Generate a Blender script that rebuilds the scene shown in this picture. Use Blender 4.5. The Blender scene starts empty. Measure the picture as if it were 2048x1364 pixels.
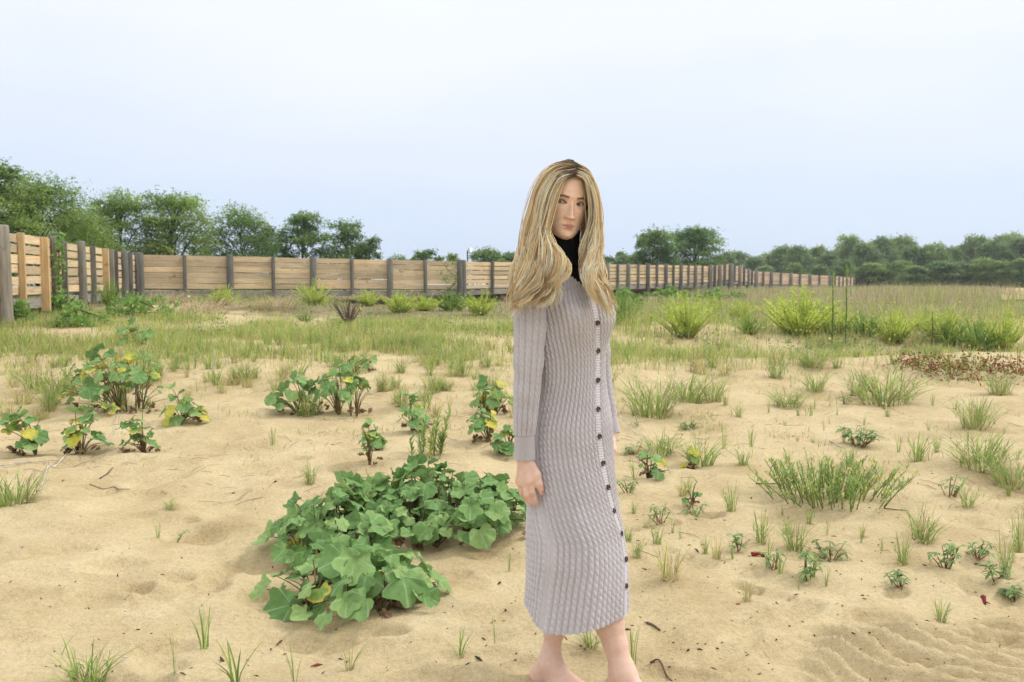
import bpy, math, random
import numpy as np
from mathutils import Vector, Matrix

scene = bpy.context.scene
COL = scene.collection
R = math.radians

# ------------------------------------------------------------------ camera
CAMH, FPX, PITCH = 1.28, 1650.0, math.atan(110.0 / 1650.0)
cam_data = bpy.data.cameras.new('camera')
cam = bpy.data.objects.new('camera', cam_data)
COL.objects.link(cam)
cam.location = (0, 0, CAMH)
cam.rotation_euler = (math.pi / 2 - PITCH, 0, 0)
cam_data.sensor_width = 36.0
cam_data.lens = FPX / 2048.0 * 36.0
cam_data.clip_start = 0.05
cam_data.clip_end = 6000
cam_data.dof.use_dof = True
cam_data.dof.focus_distance = 2.62
cam_data.dof.aperture_fstop = 8.0
scene.camera = cam

# ------------------------------------------------------------------ sky, sun, exposure
SUN_EL, SUN_AZ = R(44), R(74)          # veiled, to the right and a little behind the person
world = bpy.data.worlds.new('World')
scene.world = world
world.use_nodes = True
wn, wl = world.node_tree.nodes, world.node_tree.links
wn.clear()
w_out = wn.new('ShaderNodeOutputWorld')
w_bg = wn.new('ShaderNodeBackground')
w_sky = wn.new('ShaderNodeTexSky')
w_sky.sky_type = 'NISHITA'
w_sky.sun_disc = False
w_sky.sun_elevation = SUN_EL
w_sky.sun_rotation = SUN_AZ
w_sky.dust_density = 2.0
w_tc = wn.new('ShaderNodeTexCoord')
w_sep = wn.new('ShaderNodeSeparateXYZ')
wl.new(w_tc.outputs['Generated'], w_sep.inputs[0])
w_noise = wn.new('ShaderNodeTexNoise')
w_noise.inputs['Scale'].default_value = 1.7
w_noise.inputs['Detail'].default_value = 4
w_noise.inputs['Roughness'].default_value = 0.5
w_map = wn.new('ShaderNodeMapping')
w_map.inputs['Scale'].default_value = (1, 1, 3.0)
wl.new(w_tc.outputs['Generated'], w_map.inputs[0])
wl.new(w_map.outputs[0], w_noise.inputs['Vector'])
w_add = wn.new('ShaderNodeMath'); w_add.operation = 'MULTIPLY_ADD'
w_add.inputs[1].default_value = 0.24
wl.new(w_noise.outputs['Fac'], w_add.inputs[0])
wl.new(w_sep.outputs['Z'], w_add.inputs[2])
w_ramp = wn.new('ShaderNodeValToRGB')
wl.new(w_add.outputs[0], w_ramp.inputs[0])
cr = w_ramp.color_ramp
cr.interpolation = 'EASE'
stops = [(0.04, (.49, .585, .74)), (0.14, (.495, .59, .745)), (0.21, (.53, .615, .75)), (0.30, (.60, .655, .76)),
         (0.44, (.71, .735, .77)), (0.60, (.92, .93, .94)), (1.0, (1.28, 1.28, 1.28))]
while len(cr.elements) < len(stops):
    cr.elements.new(0.5)
for e, (p, c) in zip(cr.elements, stops):
    e.position = p
    e.color = (*c, 1)
w_s = wn.new('ShaderNodeVectorMath'); w_s.operation = 'SCALE'
w_s.inputs['Scale'].default_value = 0.10
wl.new(w_sky.outputs[0], w_s.inputs[0])
w_mix = wn.new('ShaderNodeMixRGB')
w_mix.inputs[0].default_value = 0.93         # the cloud veil covers nearly all of the clear sky
wl.new(w_s.outputs[0], w_mix.inputs[1])
wl.new(w_ramp.outputs[0], w_mix.inputs[2])
wl.new(w_mix.outputs[0], w_bg.inputs[0])
w_bg.inputs[1].default_value = 1.0
wl.new(w_bg.outputs[0], w_out.inputs[0])

sun_data = bpy.data.lights.new('sun', 'SUN')
sun_data.energy = 1.5
sun_data.angle = R(10)
sun_data.color = (1.0, .96, .90)
sun = bpy.data.objects.new('sun', sun_data)
COL.objects.link(sun)
sd = Vector((math.sin(SUN_AZ) * math.cos(SUN_EL), math.cos(SUN_AZ) * math.cos(SUN_EL), math.sin(SUN_EL)))
sun.rotation_euler = sd.to_track_quat('Z', 'Y').to_euler()
sun.location = (0, 0, 30)

scene.render.engine = 'CYCLES'
scene.cycles.use_denoising = True
scene.cycles.max_bounces = 6
scene.cycles.diffuse_bounces = 4
scene.cycles.glossy_bounces = 2
scene.cycles.transmission_bounces = 3
scene.cycles.volume_bounces = 0
scene.cycles.sample_clamp_indirect = 6
scene.view_settings.view_transform = 'Standard'
scene.view_settings.look = 'None'
scene.view_settings.exposure = 0.48
scene.view_settings.gamma = 1.0
scene.view_settings.use_curve_mapping = False

# ------------------------------------------------------------------ helpers
CP, SP = math.cos(PITCH), math.sin(PITCH)


def ray(px, py):
    u, v = (px - 1024.0) / FPX, (682.0 - py) / FPX
    d = CP + v * SP
    return u / d, (-SP + v * CP) / d          # x and z per metre of depth


def P(px, py, Y):
    """world point seen at photo pixel (px, py) at depth Y"""
    a, b = ray(px, py)
    return np.array([a * Y, Y, CAMH + b * Y])


def hashn(ix, iy, seed):
    n = (ix.astype(np.int64) * 374761393 + iy.astype(np.int64) * 668265263 + seed * 144665) & 0x7fffffff
    n = ((n ^ (n >> 13)) * 1274126177) & 0x7fffffff
    return ((n ^ (n >> 16)) & 0xffff) / 65535.0


def vnoise(x, y, seed=0):
    x = np.asarray(x, float); y = np.asarray(y, float)
    ix, iy = np.floor(x), np.floor(y)
    fx, fy = x - ix, y - iy
    fx = fx * fx * fx * (fx * (fx * 6 - 15) + 10); fy = fy * fy * fy * (fy * (fy * 6 - 15) + 10)
    a = hashn(ix, iy, seed); b = hashn(ix + 1, iy, seed); c = hashn(ix, iy + 1, seed); d = hashn(ix + 1, iy + 1, seed)
    return (a * (1 - fx) + b * fx) * (1 - fy) + (c * (1 - fx) + d * fx) * fy - 0.5


def sstep(a, b, x):
    t = np.clip((x - a) / (b - a), 0, 1)
    return t * t * (3 - 2 * t)


_py = np.array([-60, -5, 0, 2.6, 5, 7.5, 10, 14, 20, 30, 60, 100, 200, 3000], float)
_pz = np.array([-.1, -.05, -.02, 0, .12, .27, .42, .57, .64, .64, .76, .93, 1.02, 1.02])
_ty = np.linspace(-60, 240, 6001)
_tz = np.interp(_ty, _py, _pz)
_k = np.hanning(41); _k /= _k.sum()
_tz = np.convolve(np.pad(_tz, 20, mode='edge'), _k, 'valid')

DENTS = []      # (x, y, rx, ry, angle, depth, rim) filled below
GROOVES = []


def ground_base(x, y):
    x = np.asarray(x, float); y = np.asarray(y, float)
    z = np.interp(y, _ty, _tz)
    right = sstep(0.9, 2.8, x)
    crest = np.exp(-((y - 9.4) / 0.8) ** 2)
    z = z + right * (0.07 * crest - 0.27 * np.exp(-((y - 11.9) / 1.5) ** 2))
    # hummocks along the boardwalk and the swell of the meadow at the right
    z = z + 0.22 * np.exp(-((x + 8.3) / 3.2) ** 2 - ((y - 19.5) / 4) ** 2)
    z = z + 0.25 * np.exp(-((x - 17) / 7) ** 2 - ((y - 33) / 9) ** 2)
    yf = np.where(x < -2, 34 + .55 * (x + 2), 34 + 1.52 * np.clip(x + 2, 0, 16))          # plan line of the boardwalk
    bw = sstep(-7, -4, x) * (1 - sstep(12, 16, x))
    z = z + bw * (.55 * np.exp(-((y - yf - 3.2) / 1.1) ** 2) - .30 * np.exp(-((y - yf) / 2.6) ** 2))  # dip under the deck; bank behind it added to keep the gap dark
    far = sstep(4.5, 9, y)
    near = sstep(2.9, 4.2, np.hypot(x - .15, y - 0.2) )
    z = z + far * (0.16 * vnoise(x / 3.1, y / 3.1, 3) + 0.09 * vnoise(x / 1.1, y / 1.1, 4))
    z = z + near * (1 - .5 * far) * (0.05 * vnoise(x / 1.4, y / 1.1, 5))
    return z


def ground(x, y):
    x = np.asarray(x, float); y = np.asarray(y, float)
    z = ground_base(x, y)
    foot = np.clip(np.minimum(np.hypot(x - .11, y - 2.56), np.hypot(x - .33, y - 2.45)) / .25, 0, 1)
    m = foot * (1 - sstep(9, 14, y))
    rid = 1 - np.abs(2 * vnoise(x / .42, y / .30, 11))
    z = z + m * (0.048 * vnoise(x / .36, y / .26, 6) + 0.020 * vnoise(x / .13, y / .10, 7) + 0.034 * (rid - .75)
                 + 0.004 * vnoise(x / .05, y / .045, 8))
    for (cx, cy, rx, ry, an, dep, rim) in DENTS:
        dx, dy = x - cx, y - cy
        c, s = math.cos(an), math.sin(an)
        q = np.sqrt(((dx * c + dy * s) / rx) ** 2 + ((-dx * s + dy * c) / ry) ** 2)
        z = z - 1.7 * dep * np.exp(-q ** 4 * .7) + rim * np.exp(-((q - 1.35) / .28) ** 2)
    # raked tyre-like furrows in the lower right corner
    u = x * .80 - y * .60
    v = x * .60 + y * .80 - .22 * (u + .3) ** 2
    msk = sstep(.92, 1.12, x + .55 * (2.75 - y)) * (1 - sstep(2.90, 3.05, y - .06 * (x - 1.2) + .10 * vnoise(x / .1, y / .1, 12))) * sstep(1.5, 2.0, y)
    ph = (v / 0.088 + .25 * vnoise(x / .25, y / .25, 14)) % 1.0
    z = z + msk * .070 * (np.where(ph < .70, (ph / .70) ** 1.4, (1 - (ph - .70) / .30)) - .5) * (0.75 + .6 * vnoise(x / .2, y / .2, 13))
    return z


def hit(px, py):
    """ground point seen at a photo pixel"""
    a, b = ray(px, py)
    ys = np.concatenate([np.linspace(1.2, 20, 1500), np.linspace(20.05, 150, 1800)])
    f = CAMH + b * ys - ground_base(a * ys, ys)
    idx = np.nonzero(f < 0)[0]
    Y = ys[idx[0]] if len(idx) else 150.0
    return np.array([a * Y, Y, float(ground(a * Y, Y))])


def gp(x, y):
    return np.array([x, y, float(ground(x, y))])


for (px, py, rx, ry, an, dep, rim) in [
        (130, 1100, .13, .07, .3, .022, .008), (225, 1130, .12, .07, .2, .024, .008), (200, 1195, .12, .06, -.2, .016, .005),
        (320, 955, .16, .11, .3, .030, .008), (290, 985, .10, .06, 0, .018, .006), (330, 1290, .09, .05, .3, .020, .008),
        (300, 1195, .10, .06, .6, .018, .006), (440, 1155, .07, .05, .2, .024, .010), (520, 1190, .09, .05, .2, .022, .008),
        (60, 1190, .12, .06, 0, .015, .005), (560, 945, .14, .09, .2, .024, .006), (540, 930, .12, .07, 0, .016, .006),
        (1482, 1168, .032, .026, .2, .028, .008), (1510, 1174, .034, .022, .1, .024, .008), (1575, 1205, .028, .022, 0, .016, .006),
        (1340, 1100, .034, .022, .1, .020, .006), (1375, 1110, .030, .020, .2, .016, .005), (1735, 1240, .06, .032, .4, .020, .009),
        (1270, 1062, .035, .018, 0, .016, .004), (1345, 1045, .04, .03, 0, .018, .010), (1650, 870, .18, .08, .2, .02, .006),
        (1840, 870, .20, .07, .1, .018, .006), (1450, 1270, .14, .06, .5, .014, .004), (1600, 1300, .16, .06, .5, .014, .004),
        (900, 1160, .14, .08, -.3, .016, .005), (960, 1240, .12, .06, .3, .012, .004), (820, 1310, .15, .07, .2, .014, .005),
        (1150, 1320, .10, .05, .2, .010, .003), (980, 1110, .11, .06, 0, .014, .004), (430, 1060, .14, .06, .2, .014, .005),
        (1790, 1190, .07, .03, .6, .018, .006), (1545, 1250, .2, .05, .5, .013, .005)]:
    h0 = hit(px, py)
    DENTS.append((h0[0], h0[1], rx, ry, an, dep, rim))


for _x, _y, _a in ((.02, 2.66, .3), (.20, 2.40, -.6), (.46, 2.33, -.7), (-.12, 2.72, .2), (.55, 2.62, -.4), (-.28, 2.60, .1)):
    DENTS.append((_x, _y, .115, .045, _a, .012, .007))
_rd = random.Random(17)
for _k in range(90):
    _px, _py = _rd.uniform(-60, 2110), 860 + 560 * _rd.random()
    if 1020 < _px < 1300 and _py > 1180: continue
    _h = hit(_px, _py)
    _s = _rd.uniform(.05, .15)
    DENTS.append((_h[0], _h[1], _s, _s * _rd.uniform(.45, .7), _rd.uniform(-.7, .9), _rd.uniform(.010, .026), _rd.uniform(.003, .008)))


def mesh_np(name, V, F, col=None, smooth=True):
    """V (n,3); F list of int arrays (m,3) / (m,4); col (n,3) -> attribute 'Col'"""
    V = np.asarray(V, np.float32)
    if not isinstance(F, (list, tuple)):
        F = [F]
    F = [np.asarray(f, np.int32) for f in F if len(f)]
    me = bpy.data.meshes.new(name)
    me.vertices.add(len(V))
    me.vertices.foreach_set('co', V.ravel())
    loops = np.concatenate([f.ravel() for f in F])
    tot = np.concatenate([np.full(len(f), f.shape[1], np.int32) for f in F])
    me.loops.add(len(loops))
    me.loops.foreach_set('vertex_index', loops)
    me.polygons.add(len(tot))
    st = np.zeros(len(tot), np.int32)
    st[1:] = np.cumsum(tot)[:-1]
    me.polygons.foreach_set('loop_start', st)
    me.polygons.foreach_set('loop_total', tot)
    me.polygons.foreach_set('use_smooth', np.full(len(tot), smooth, bool))
    if col is not None:
        a = me.color_attributes.new('Col', 'FLOAT_COLOR', 'POINT')
        c = np.ones((len(V), 4), np.float32)
        c[:, :3] = np.clip(col, 0, 1)
        a.data.foreach_set('color', c.ravel())
    me.update(calc_edges=True)
    me.validate()
    return me


class MB:
    """collects pieces of ONE mesh"""
    def __init__(self):
        self.V, self.F3, self.F4, self.C, self.n = [], [], [], [], 0

    def add(self, V, F, col=(1, 1, 1)):
        V = np.asarray(V, np.float32); F = np.asarray(F, np.int64)
        self.V.append(V)
        (self.F3 if F.shape[1] == 3 else self.F4).append(F + self.n)
        c = np.asarray(col, np.float32)
        if c.ndim == 1:
            c = np.tile(c, (len(V), 1))
        self.C.append(c)
        self.n += len(V)

    def mesh(self, name, smooth=True, use_col=True):
        F = []
        if self.F3: F.append(np.concatenate(self.F3))
        if self.F4: F.append(np.concatenate(self.F4))
        return mesh_np(name, np.concatenate(self.V), F, np.concatenate(self.C) if use_col else None, smooth)


def link(name, me, mat=None, parent=None, loc=None):
    o = bpy.data.objects.new(name, me)
    COL.objects.link(o)
    if mat is not None and me is not None and not me.materials:
        me.materials.append(mat)
    if parent is not None:
        o.parent = parent
    if loc is not None:
        o.location = [float(v) for v in loc]
    return o


def empty(name, loc, label, cat, group=None, rz=0):
    o = bpy.data.objects.new(name, None)
    COL.objects.link(o)
    o.empty_display_size = .1
    o.location = [float(v) for v in loc]
    o.rotation_euler = (0, 0, rz)
    return tag(o, label, cat, group)


def tag(o, label=None, cat=None, group=None, kind=None):
    if label: o['label'] = label
    if cat: o['category'] = cat
    if group: o['group'] = group
    if kind: o['kind'] = kind
    return o


def tube(pts, rad, n=6, cap=True):
    pts = np.asarray(pts, float); m = len(pts)
    rad = np.full(m, rad) if np.isscalar(rad) else np.asarray(rad, float)
    T = np.gradient(pts, axis=0)
    T /= np.linalg.norm(T, axis=1)[:, None] + 1e-9
    up = np.array([0, 0, 1.0]) if abs(T[:, 2]).mean() < .8 else np.array([1.0, 0, 0])
    A = np.cross(T, up); A /= np.linalg.norm(A, axis=1)[:, None] + 1e-9
    B = np.cross(T, A)
    th = np.linspace(0, 2 * np.pi, n, endpoint=False)
    V = pts[:, None] + rad[:, None, None] * (A[:, None] * np.cos(th)[None, :, None] + B[:, None] * np.sin(th)[None, :, None])
    V = V.reshape(-1, 3)
    i = np.arange(m - 1)[:, None] * n; j = np.arange(n)[None]; j2 = (j + 1) % n
    F = np.stack([i + j, i + j2, i + n + j2, i + n + j], -1).reshape(-1, 4)
    if cap:
        V = np.concatenate([V, pts[-1:], pts[:1]])
        a = m * n
        c1 = np.stack([(m - 1) * n + j[0], (m - 1) * n + j2[0], np.full(n, a), np.full(n, a)], -1)
        c2 = np.stack([j2[0], j[0], np.full(n, a + 1), np.full(n, a + 1)], -1)
        return V, F, np.concatenate([c1[:, :3], c2[:, :3]])
    return V, F, np.zeros((0, 3), int)


def add_tube(mb, pts, rad, n=6, col=(1, 1, 1)):
    V, F, T = tube(pts, rad, n)
    base = mb.n
    mb.add(V, F, col)
    if len(T):
        mb.F3.append(T + base)


def spline(ctrl, n):
    """Catmull-Rom through control points, n samples"""
    c = np.asarray(ctrl, float)
    c = np.concatenate([2 * c[:1] - c[1:2], c, 2 * c[-1:] - c[-2:-1]])
    t = np.linspace(0, len(c) - 3 - 1e-6, n)
    i = t.astype(int); f = (t - i)[:, None]
    p0, p1, p2, p3 = c[i], c[i + 1], c[i + 2], c[i + 3]
    return .5 * (2 * p1 + (p2 - p0) * f + (2 * p0 - 5 * p1 + 4 * p2 - p3) * f * f + (3 * p1 - p0 - 3 * p2 + p3) * f ** 3)


def box_mesh(name, sx, sy, sz, bev=0.0):
    import bmesh
    bm = bmesh.new()
    bmesh.ops.create_cube(bm, size=1)
    for v in bm.verts:
        v.co.x *= sx; v.co.y *= sy; v.co.z *= sz
    if bev:
        bmesh.ops.bevel(bm, geom=list(bm.edges), offset=bev, segments=1, affect='EDGES')
    me = bpy.data.meshes.new(name)
    bm.to_mesh(me); bm.free()
    return me


# ------------------------------------------------------------------ materials
def mat(name, rough=.8, spec=.3):
    m = bpy.data.materials.new(name)
    m.use_nodes = True
    n, l = m.node_tree.nodes, m.node_tree.links
    b = n['Principled BSDF']
    b.inputs['Roughness'].default_value = rough
    b.inputs['Specular IOR Level'].default_value = spec
    return m, n, l, b


def noise_node(n, l, vec, scale, detail=3, rough=.55):
    t = n.new('ShaderNodeTexNoise')
    t.inputs['Scale'].default_value = scale
    t.inputs['Detail'].default_value = detail
    t.inputs['Roughness'].default_value = rough
    if vec is not None:
        l.new(vec, t.inputs['Vector'])
    return t


def ramp_node(n, l, fac, stops):
    r = n.new('ShaderNodeValToRGB')
    while len(r.color_ramp.elements) < len(stops):
        r.color_ramp.elements.new(.5)
    for e, (p, c) in zip(r.color_ramp.elements, stops):
        e.position = p
        e.color = (*c, 1) if len(c) == 3 else c
    l.new(fac, r.inputs[0])
    return r


def mix_node(n, l, fac, a, b, blend='MIX'):
    m = n.new('ShaderNodeMixRGB')
    m.blend_type = blend
    for s, v in ((0, fac), (1, a), (2, b)):
        if isinstance(v, (int, float)):
            m.inputs[s].default_value = v
        elif isinstance(v, tuple):
            m.inputs[s].default_value = (*v, 1)
        else:
            l.new(v, m.inputs[s])
    return m


def bump_node(n, l, b, h, strength, dist):
    bp = n.new('ShaderNodeBump')
    bp.inputs['Strength'].default_value = strength
    bp.inputs['Distance'].default_value = dist
    l.new(h, bp.inputs['Height'])
    l.new(bp.outputs[0], b.inputs['Normal'])
    return bp


def attr_mat(name, rough=.7, transl=.0, spec=.25, var=.25, vscale=6.0):
    """colour from the mesh attribute 'Col' (each blade's or leaf's own colour), slightly varied"""
    m, n, l, b = mat(name, rough, spec)
    a = n.new('ShaderNodeAttribute'); a.attribute_name = 'Col'
    tc = n.new('ShaderNodeTexCoord')
    t = noise_node(n, l, tc.outputs['Object'], vscale, 2)
    r = ramp_node(n, l, t.outputs['Fac'], [(.3, (1 - var,) * 3), (.7, (1 + var * .6,) * 3)])
    mx = mix_node(n, l, 1.0, a.outputs['Color'], r.outputs[0], 'MULTIPLY')
    l.new(mx.outputs[0], b.inputs['Base Color'])
    if transl > 0:
        tr = n.new('ShaderNodeBsdfTranslucent')
        l.new(mx.outputs[0], tr.inputs['Color'])
        ms = n.new('ShaderNodeMixShader')
        ms.inputs[0].default_value = transl
        l.new(b.outputs[0], ms.inputs[1]); l.new(tr.outputs[0], ms.inputs[2])
        l.new(ms.outputs[0], n['Material Output'].inputs[0])
    return m


M = {}
M['blade'] = attr_mat('grass_blade', .6, .35)
M['foliage'] = attr_mat('tree_foliage', .6, .42, var=.40, vscale=.55)
M['bark'] = attr_mat('bark', .9, 0, .1, .4, 9)
M['twig'] = attr_mat('dry_twig', .9, 0, .1, .4, 20)

# sand, drifting into litter and thin turf where the meadow begins
m, n, l, b = mat('sand', .95, .1)
geo = n.new('ShaderNodeNewGeometry')
sx = n.new('ShaderNodeSeparateXYZ'); l.new(geo.outputs['Position'], sx.inputs[0])
big = noise_node(n, l, geo.outputs['Position'], 2.3, 5, .65)
fine = noise_node(n, l, geo.outputs['Position'], 55, 4, .7)
grain = noise_node(n, l, geo.outputs['Position'], 210, 3, .85)
c1 = ramp_node(n, l, big.outputs['Fac'], [(.32, (.46, .355, .195)), (.50, (.54, .432, .252)), (.68, (.60, .492, .300))])
c2 = ramp_node(n, l, fine.outputs['Fac'], [(.25, (.80, .78, .74)), (.5, (1, 1, 1)), (.75, (1.14, 1.14, 1.14))])
c3 = ramp_node(n, l, grain.outputs['Fac'], [(.30, (.60, .55, .48)), (.45, (1, 1, 1)), (.58, (1.04, 1.04, 1.04)), (.72, (1.4, 1.4, 1.4))])
s1 = mix_node(n, l, 1.0, c1.outputs[0], c2.outputs[0], 'MULTIPLY')
s2 = mix_node(n, l, .75, s1.outputs[0], c3.outputs[0], 'MULTIPLY')
lit = noise_node(n, l, geo.outputs['Position'], 9, 5, .7)
litc = ramp_node(n, l, lit.outputs['Fac'], [(.3, (.085, .075, .035)), (.5, (.20, .17, .085)), (.7, (.34, .26, .15))])
pm = noise_node(n, l, geo.outputs['Position'], .55, 4, .6)
ya = n.new('ShaderNodeMapRange'); l.new(sx.outputs['Y'], ya.inputs['Value'])
ya.inputs['From Min'].default_value = 8.0; ya.inputs['From Max'].default_value = 21.0
ya.inputs['To Min'].default_value = -.42; ya.inputs['To Max'].default_value = .34
ad = n.new('ShaderNodeMath'); ad.operation = 'ADD'
l.new(pm.outputs['Fac'], ad.inputs[0]); l.new(ya.outputs[0], ad.inputs[1])
pr = ramp_node(n, l, ad.outputs[0], [(.50, (0, 0, 0)), (.66, (1, 1, 1))])
sm = mix_node(n, l, pr.outputs[0], s2.outputs[0], litc.outputs[0])
l.new(sm.outputs[0], b.inputs['Base Color'])
hm = n.new('ShaderNodeMath'); hm.operation = 'MULTIPLY_ADD'; hm.inputs[1].default_value = .35
l.new(grain.outputs['Fac'], hm.inputs[0]); l.new(fine.outputs['Fac'], hm.inputs[2])
bump_node(n, l, b, hm.outputs[0], .8, .016)
M['sand'] = m


def wood(name, base, dark, gscale=1.0):
    m, n, l, b = mat(name, .85, .15)
    tc = n.new('ShaderNodeTexCoord')
    oi = n.new('ShaderNodeObjectInfo')
    mp = n.new('ShaderNodeMapping'); mp.inputs['Scale'].default_value = (1.2 * gscale, 14 * gscale, 22 * gscale)
    av = n.new('ShaderNodeVectorMath'); av.operation = 'ADD'
    sc = n.new('ShaderNodeVectorMath'); sc.operation = 'SCALE'; sc.inputs['Scale'].default_value = 37.0
    cb = n.new('ShaderNodeCombineXYZ')
    for k in range(3): l.new(oi.outputs['Random'], cb.inputs[k])
    l.new(cb.outputs[0], sc.inputs[0])
    l.new(tc.outputs['Object'], av.inputs[0]); l.new(sc.outputs[0], av.inputs[1])
    l.new(av.outputs[0], mp.inputs[0])
    g = noise_node(n, l, mp.outputs[0], 1.6, 5, .65)
    c = ramp_node(n, l, g.outputs['Fac'], [(.30, dark), (.52, base), (.75, tuple(min(1, v * 1.25) for v in base))])
    kn = noise_node(n, l, av.outputs[0], 3.3, 2)
    kc = ramp_node(n, l, kn.outputs['Fac'], [(.22, (.45, .36, .28)), (.34, (1, 1, 1))])
    r = ramp_node(n, l, oi.outputs['Random'], [(0, (.72, .70, .70)), (.5, (1, 1, 1)), (1, (1.18, 1.10, 1.0))])
    x1 = mix_node(n, l, 1, c.outputs[0], r.outputs[0], 'MULTIPLY')
    x2 = mix_node(n, l, .8, x1.outputs[0], kc.outputs[0], 'MULTIPLY')
    l.new(x2.outputs[0], b.inputs['Base Color'])
    bump_node(n, l, b, g.outputs['Fac'], .5, .006)
    return m


M['plank'] = wood('fence_plank', (.63, .495, .315), (.45, .325, .195))
M['plank_far'] = wood('fence_plank_reddish', (.60, .45, .32), (.44, .31, .21))
M['post'] = wood('weathered_post', (.20, .195, .17), (.085, .085, .075))
M['post_pale'] = wood('pale_round_post', (.36, .325, .26), (.20, .19, .15))
M['post_new'] = wood('new_post', (.52, .385, .215), (.38, .26, .13))
M['deck'] = wood('grey_deck', (.30, .285, .245), (.15, .14, .12))

# ------------------------------------------------------------------ ground sheet
an_f = np.linspace(-R(47), R(47), 560)
an_c = np.linspace(R(47), 2 * np.pi - R(47), 60)[1:-1]
ang = np.concatenate([an_f, an_c])
rr = np.concatenate([np.linspace(.4, 1.6, 10), np.geomspace(1.7, 12, 430), np.geomspace(12.15, 90, 110), np.geomspace(95, 3500, 26)])
A_, R_ = np.meshgrid(ang, rr, indexing='xy')
X_ = np.sin(A_) * R_; Y_ = np.cos(A_) * R_
Z_ = ground(X_, Y_)
nA, nR = len(ang), len(rr)
V = np.stack([X_, Y_, Z_], -1).reshape(-1, 3)
i = np.arange(nR - 1)[:, None] * nA; j = np.arange(nA)[None]; j2 = (j + 1) % nA
F = np.stack([i + j, i + nA + j, i + nA + j2, i + j2], -1).reshape(-1, 4)[:, ::-1]
ctr = len(V)
V = np.concatenate([V, [[0, 0, float(ground(0, 0))]]])
T = np.stack([j[0], j2[0], np.full(nA, ctr)], -1)[:, ::-1]
o = link('sand_ground', mesh_np('sand_ground', V, [F, T]), M['sand'])
tag(o, 'pale tan sand rising gently to the meadow', kind='structure')

# ------------------------------------------------------------------ boardwalk with its board fence
def plan_line(px, a, b):
    """where the ray of column px meets the plan line a-b (nodes are (px, depth))"""
    ax, bx = (a[0] - 1024) / FPX * a[1], (b[0] - 1024) / FPX * b[1]
    u = (px - 1024) / FPX
    # point a + t (b-a) with x = u*y
    dx, dy = bx - ax, b[1] - a[1]
    t = (u * a[1] - ax) / (dx - u * dy)
    return np.array([ax + t * dx, a[1] + t * dy]), t


PLANK_H, PITCH_Z, NPL = .150, .190, 6
_plank_cache = {}


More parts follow.
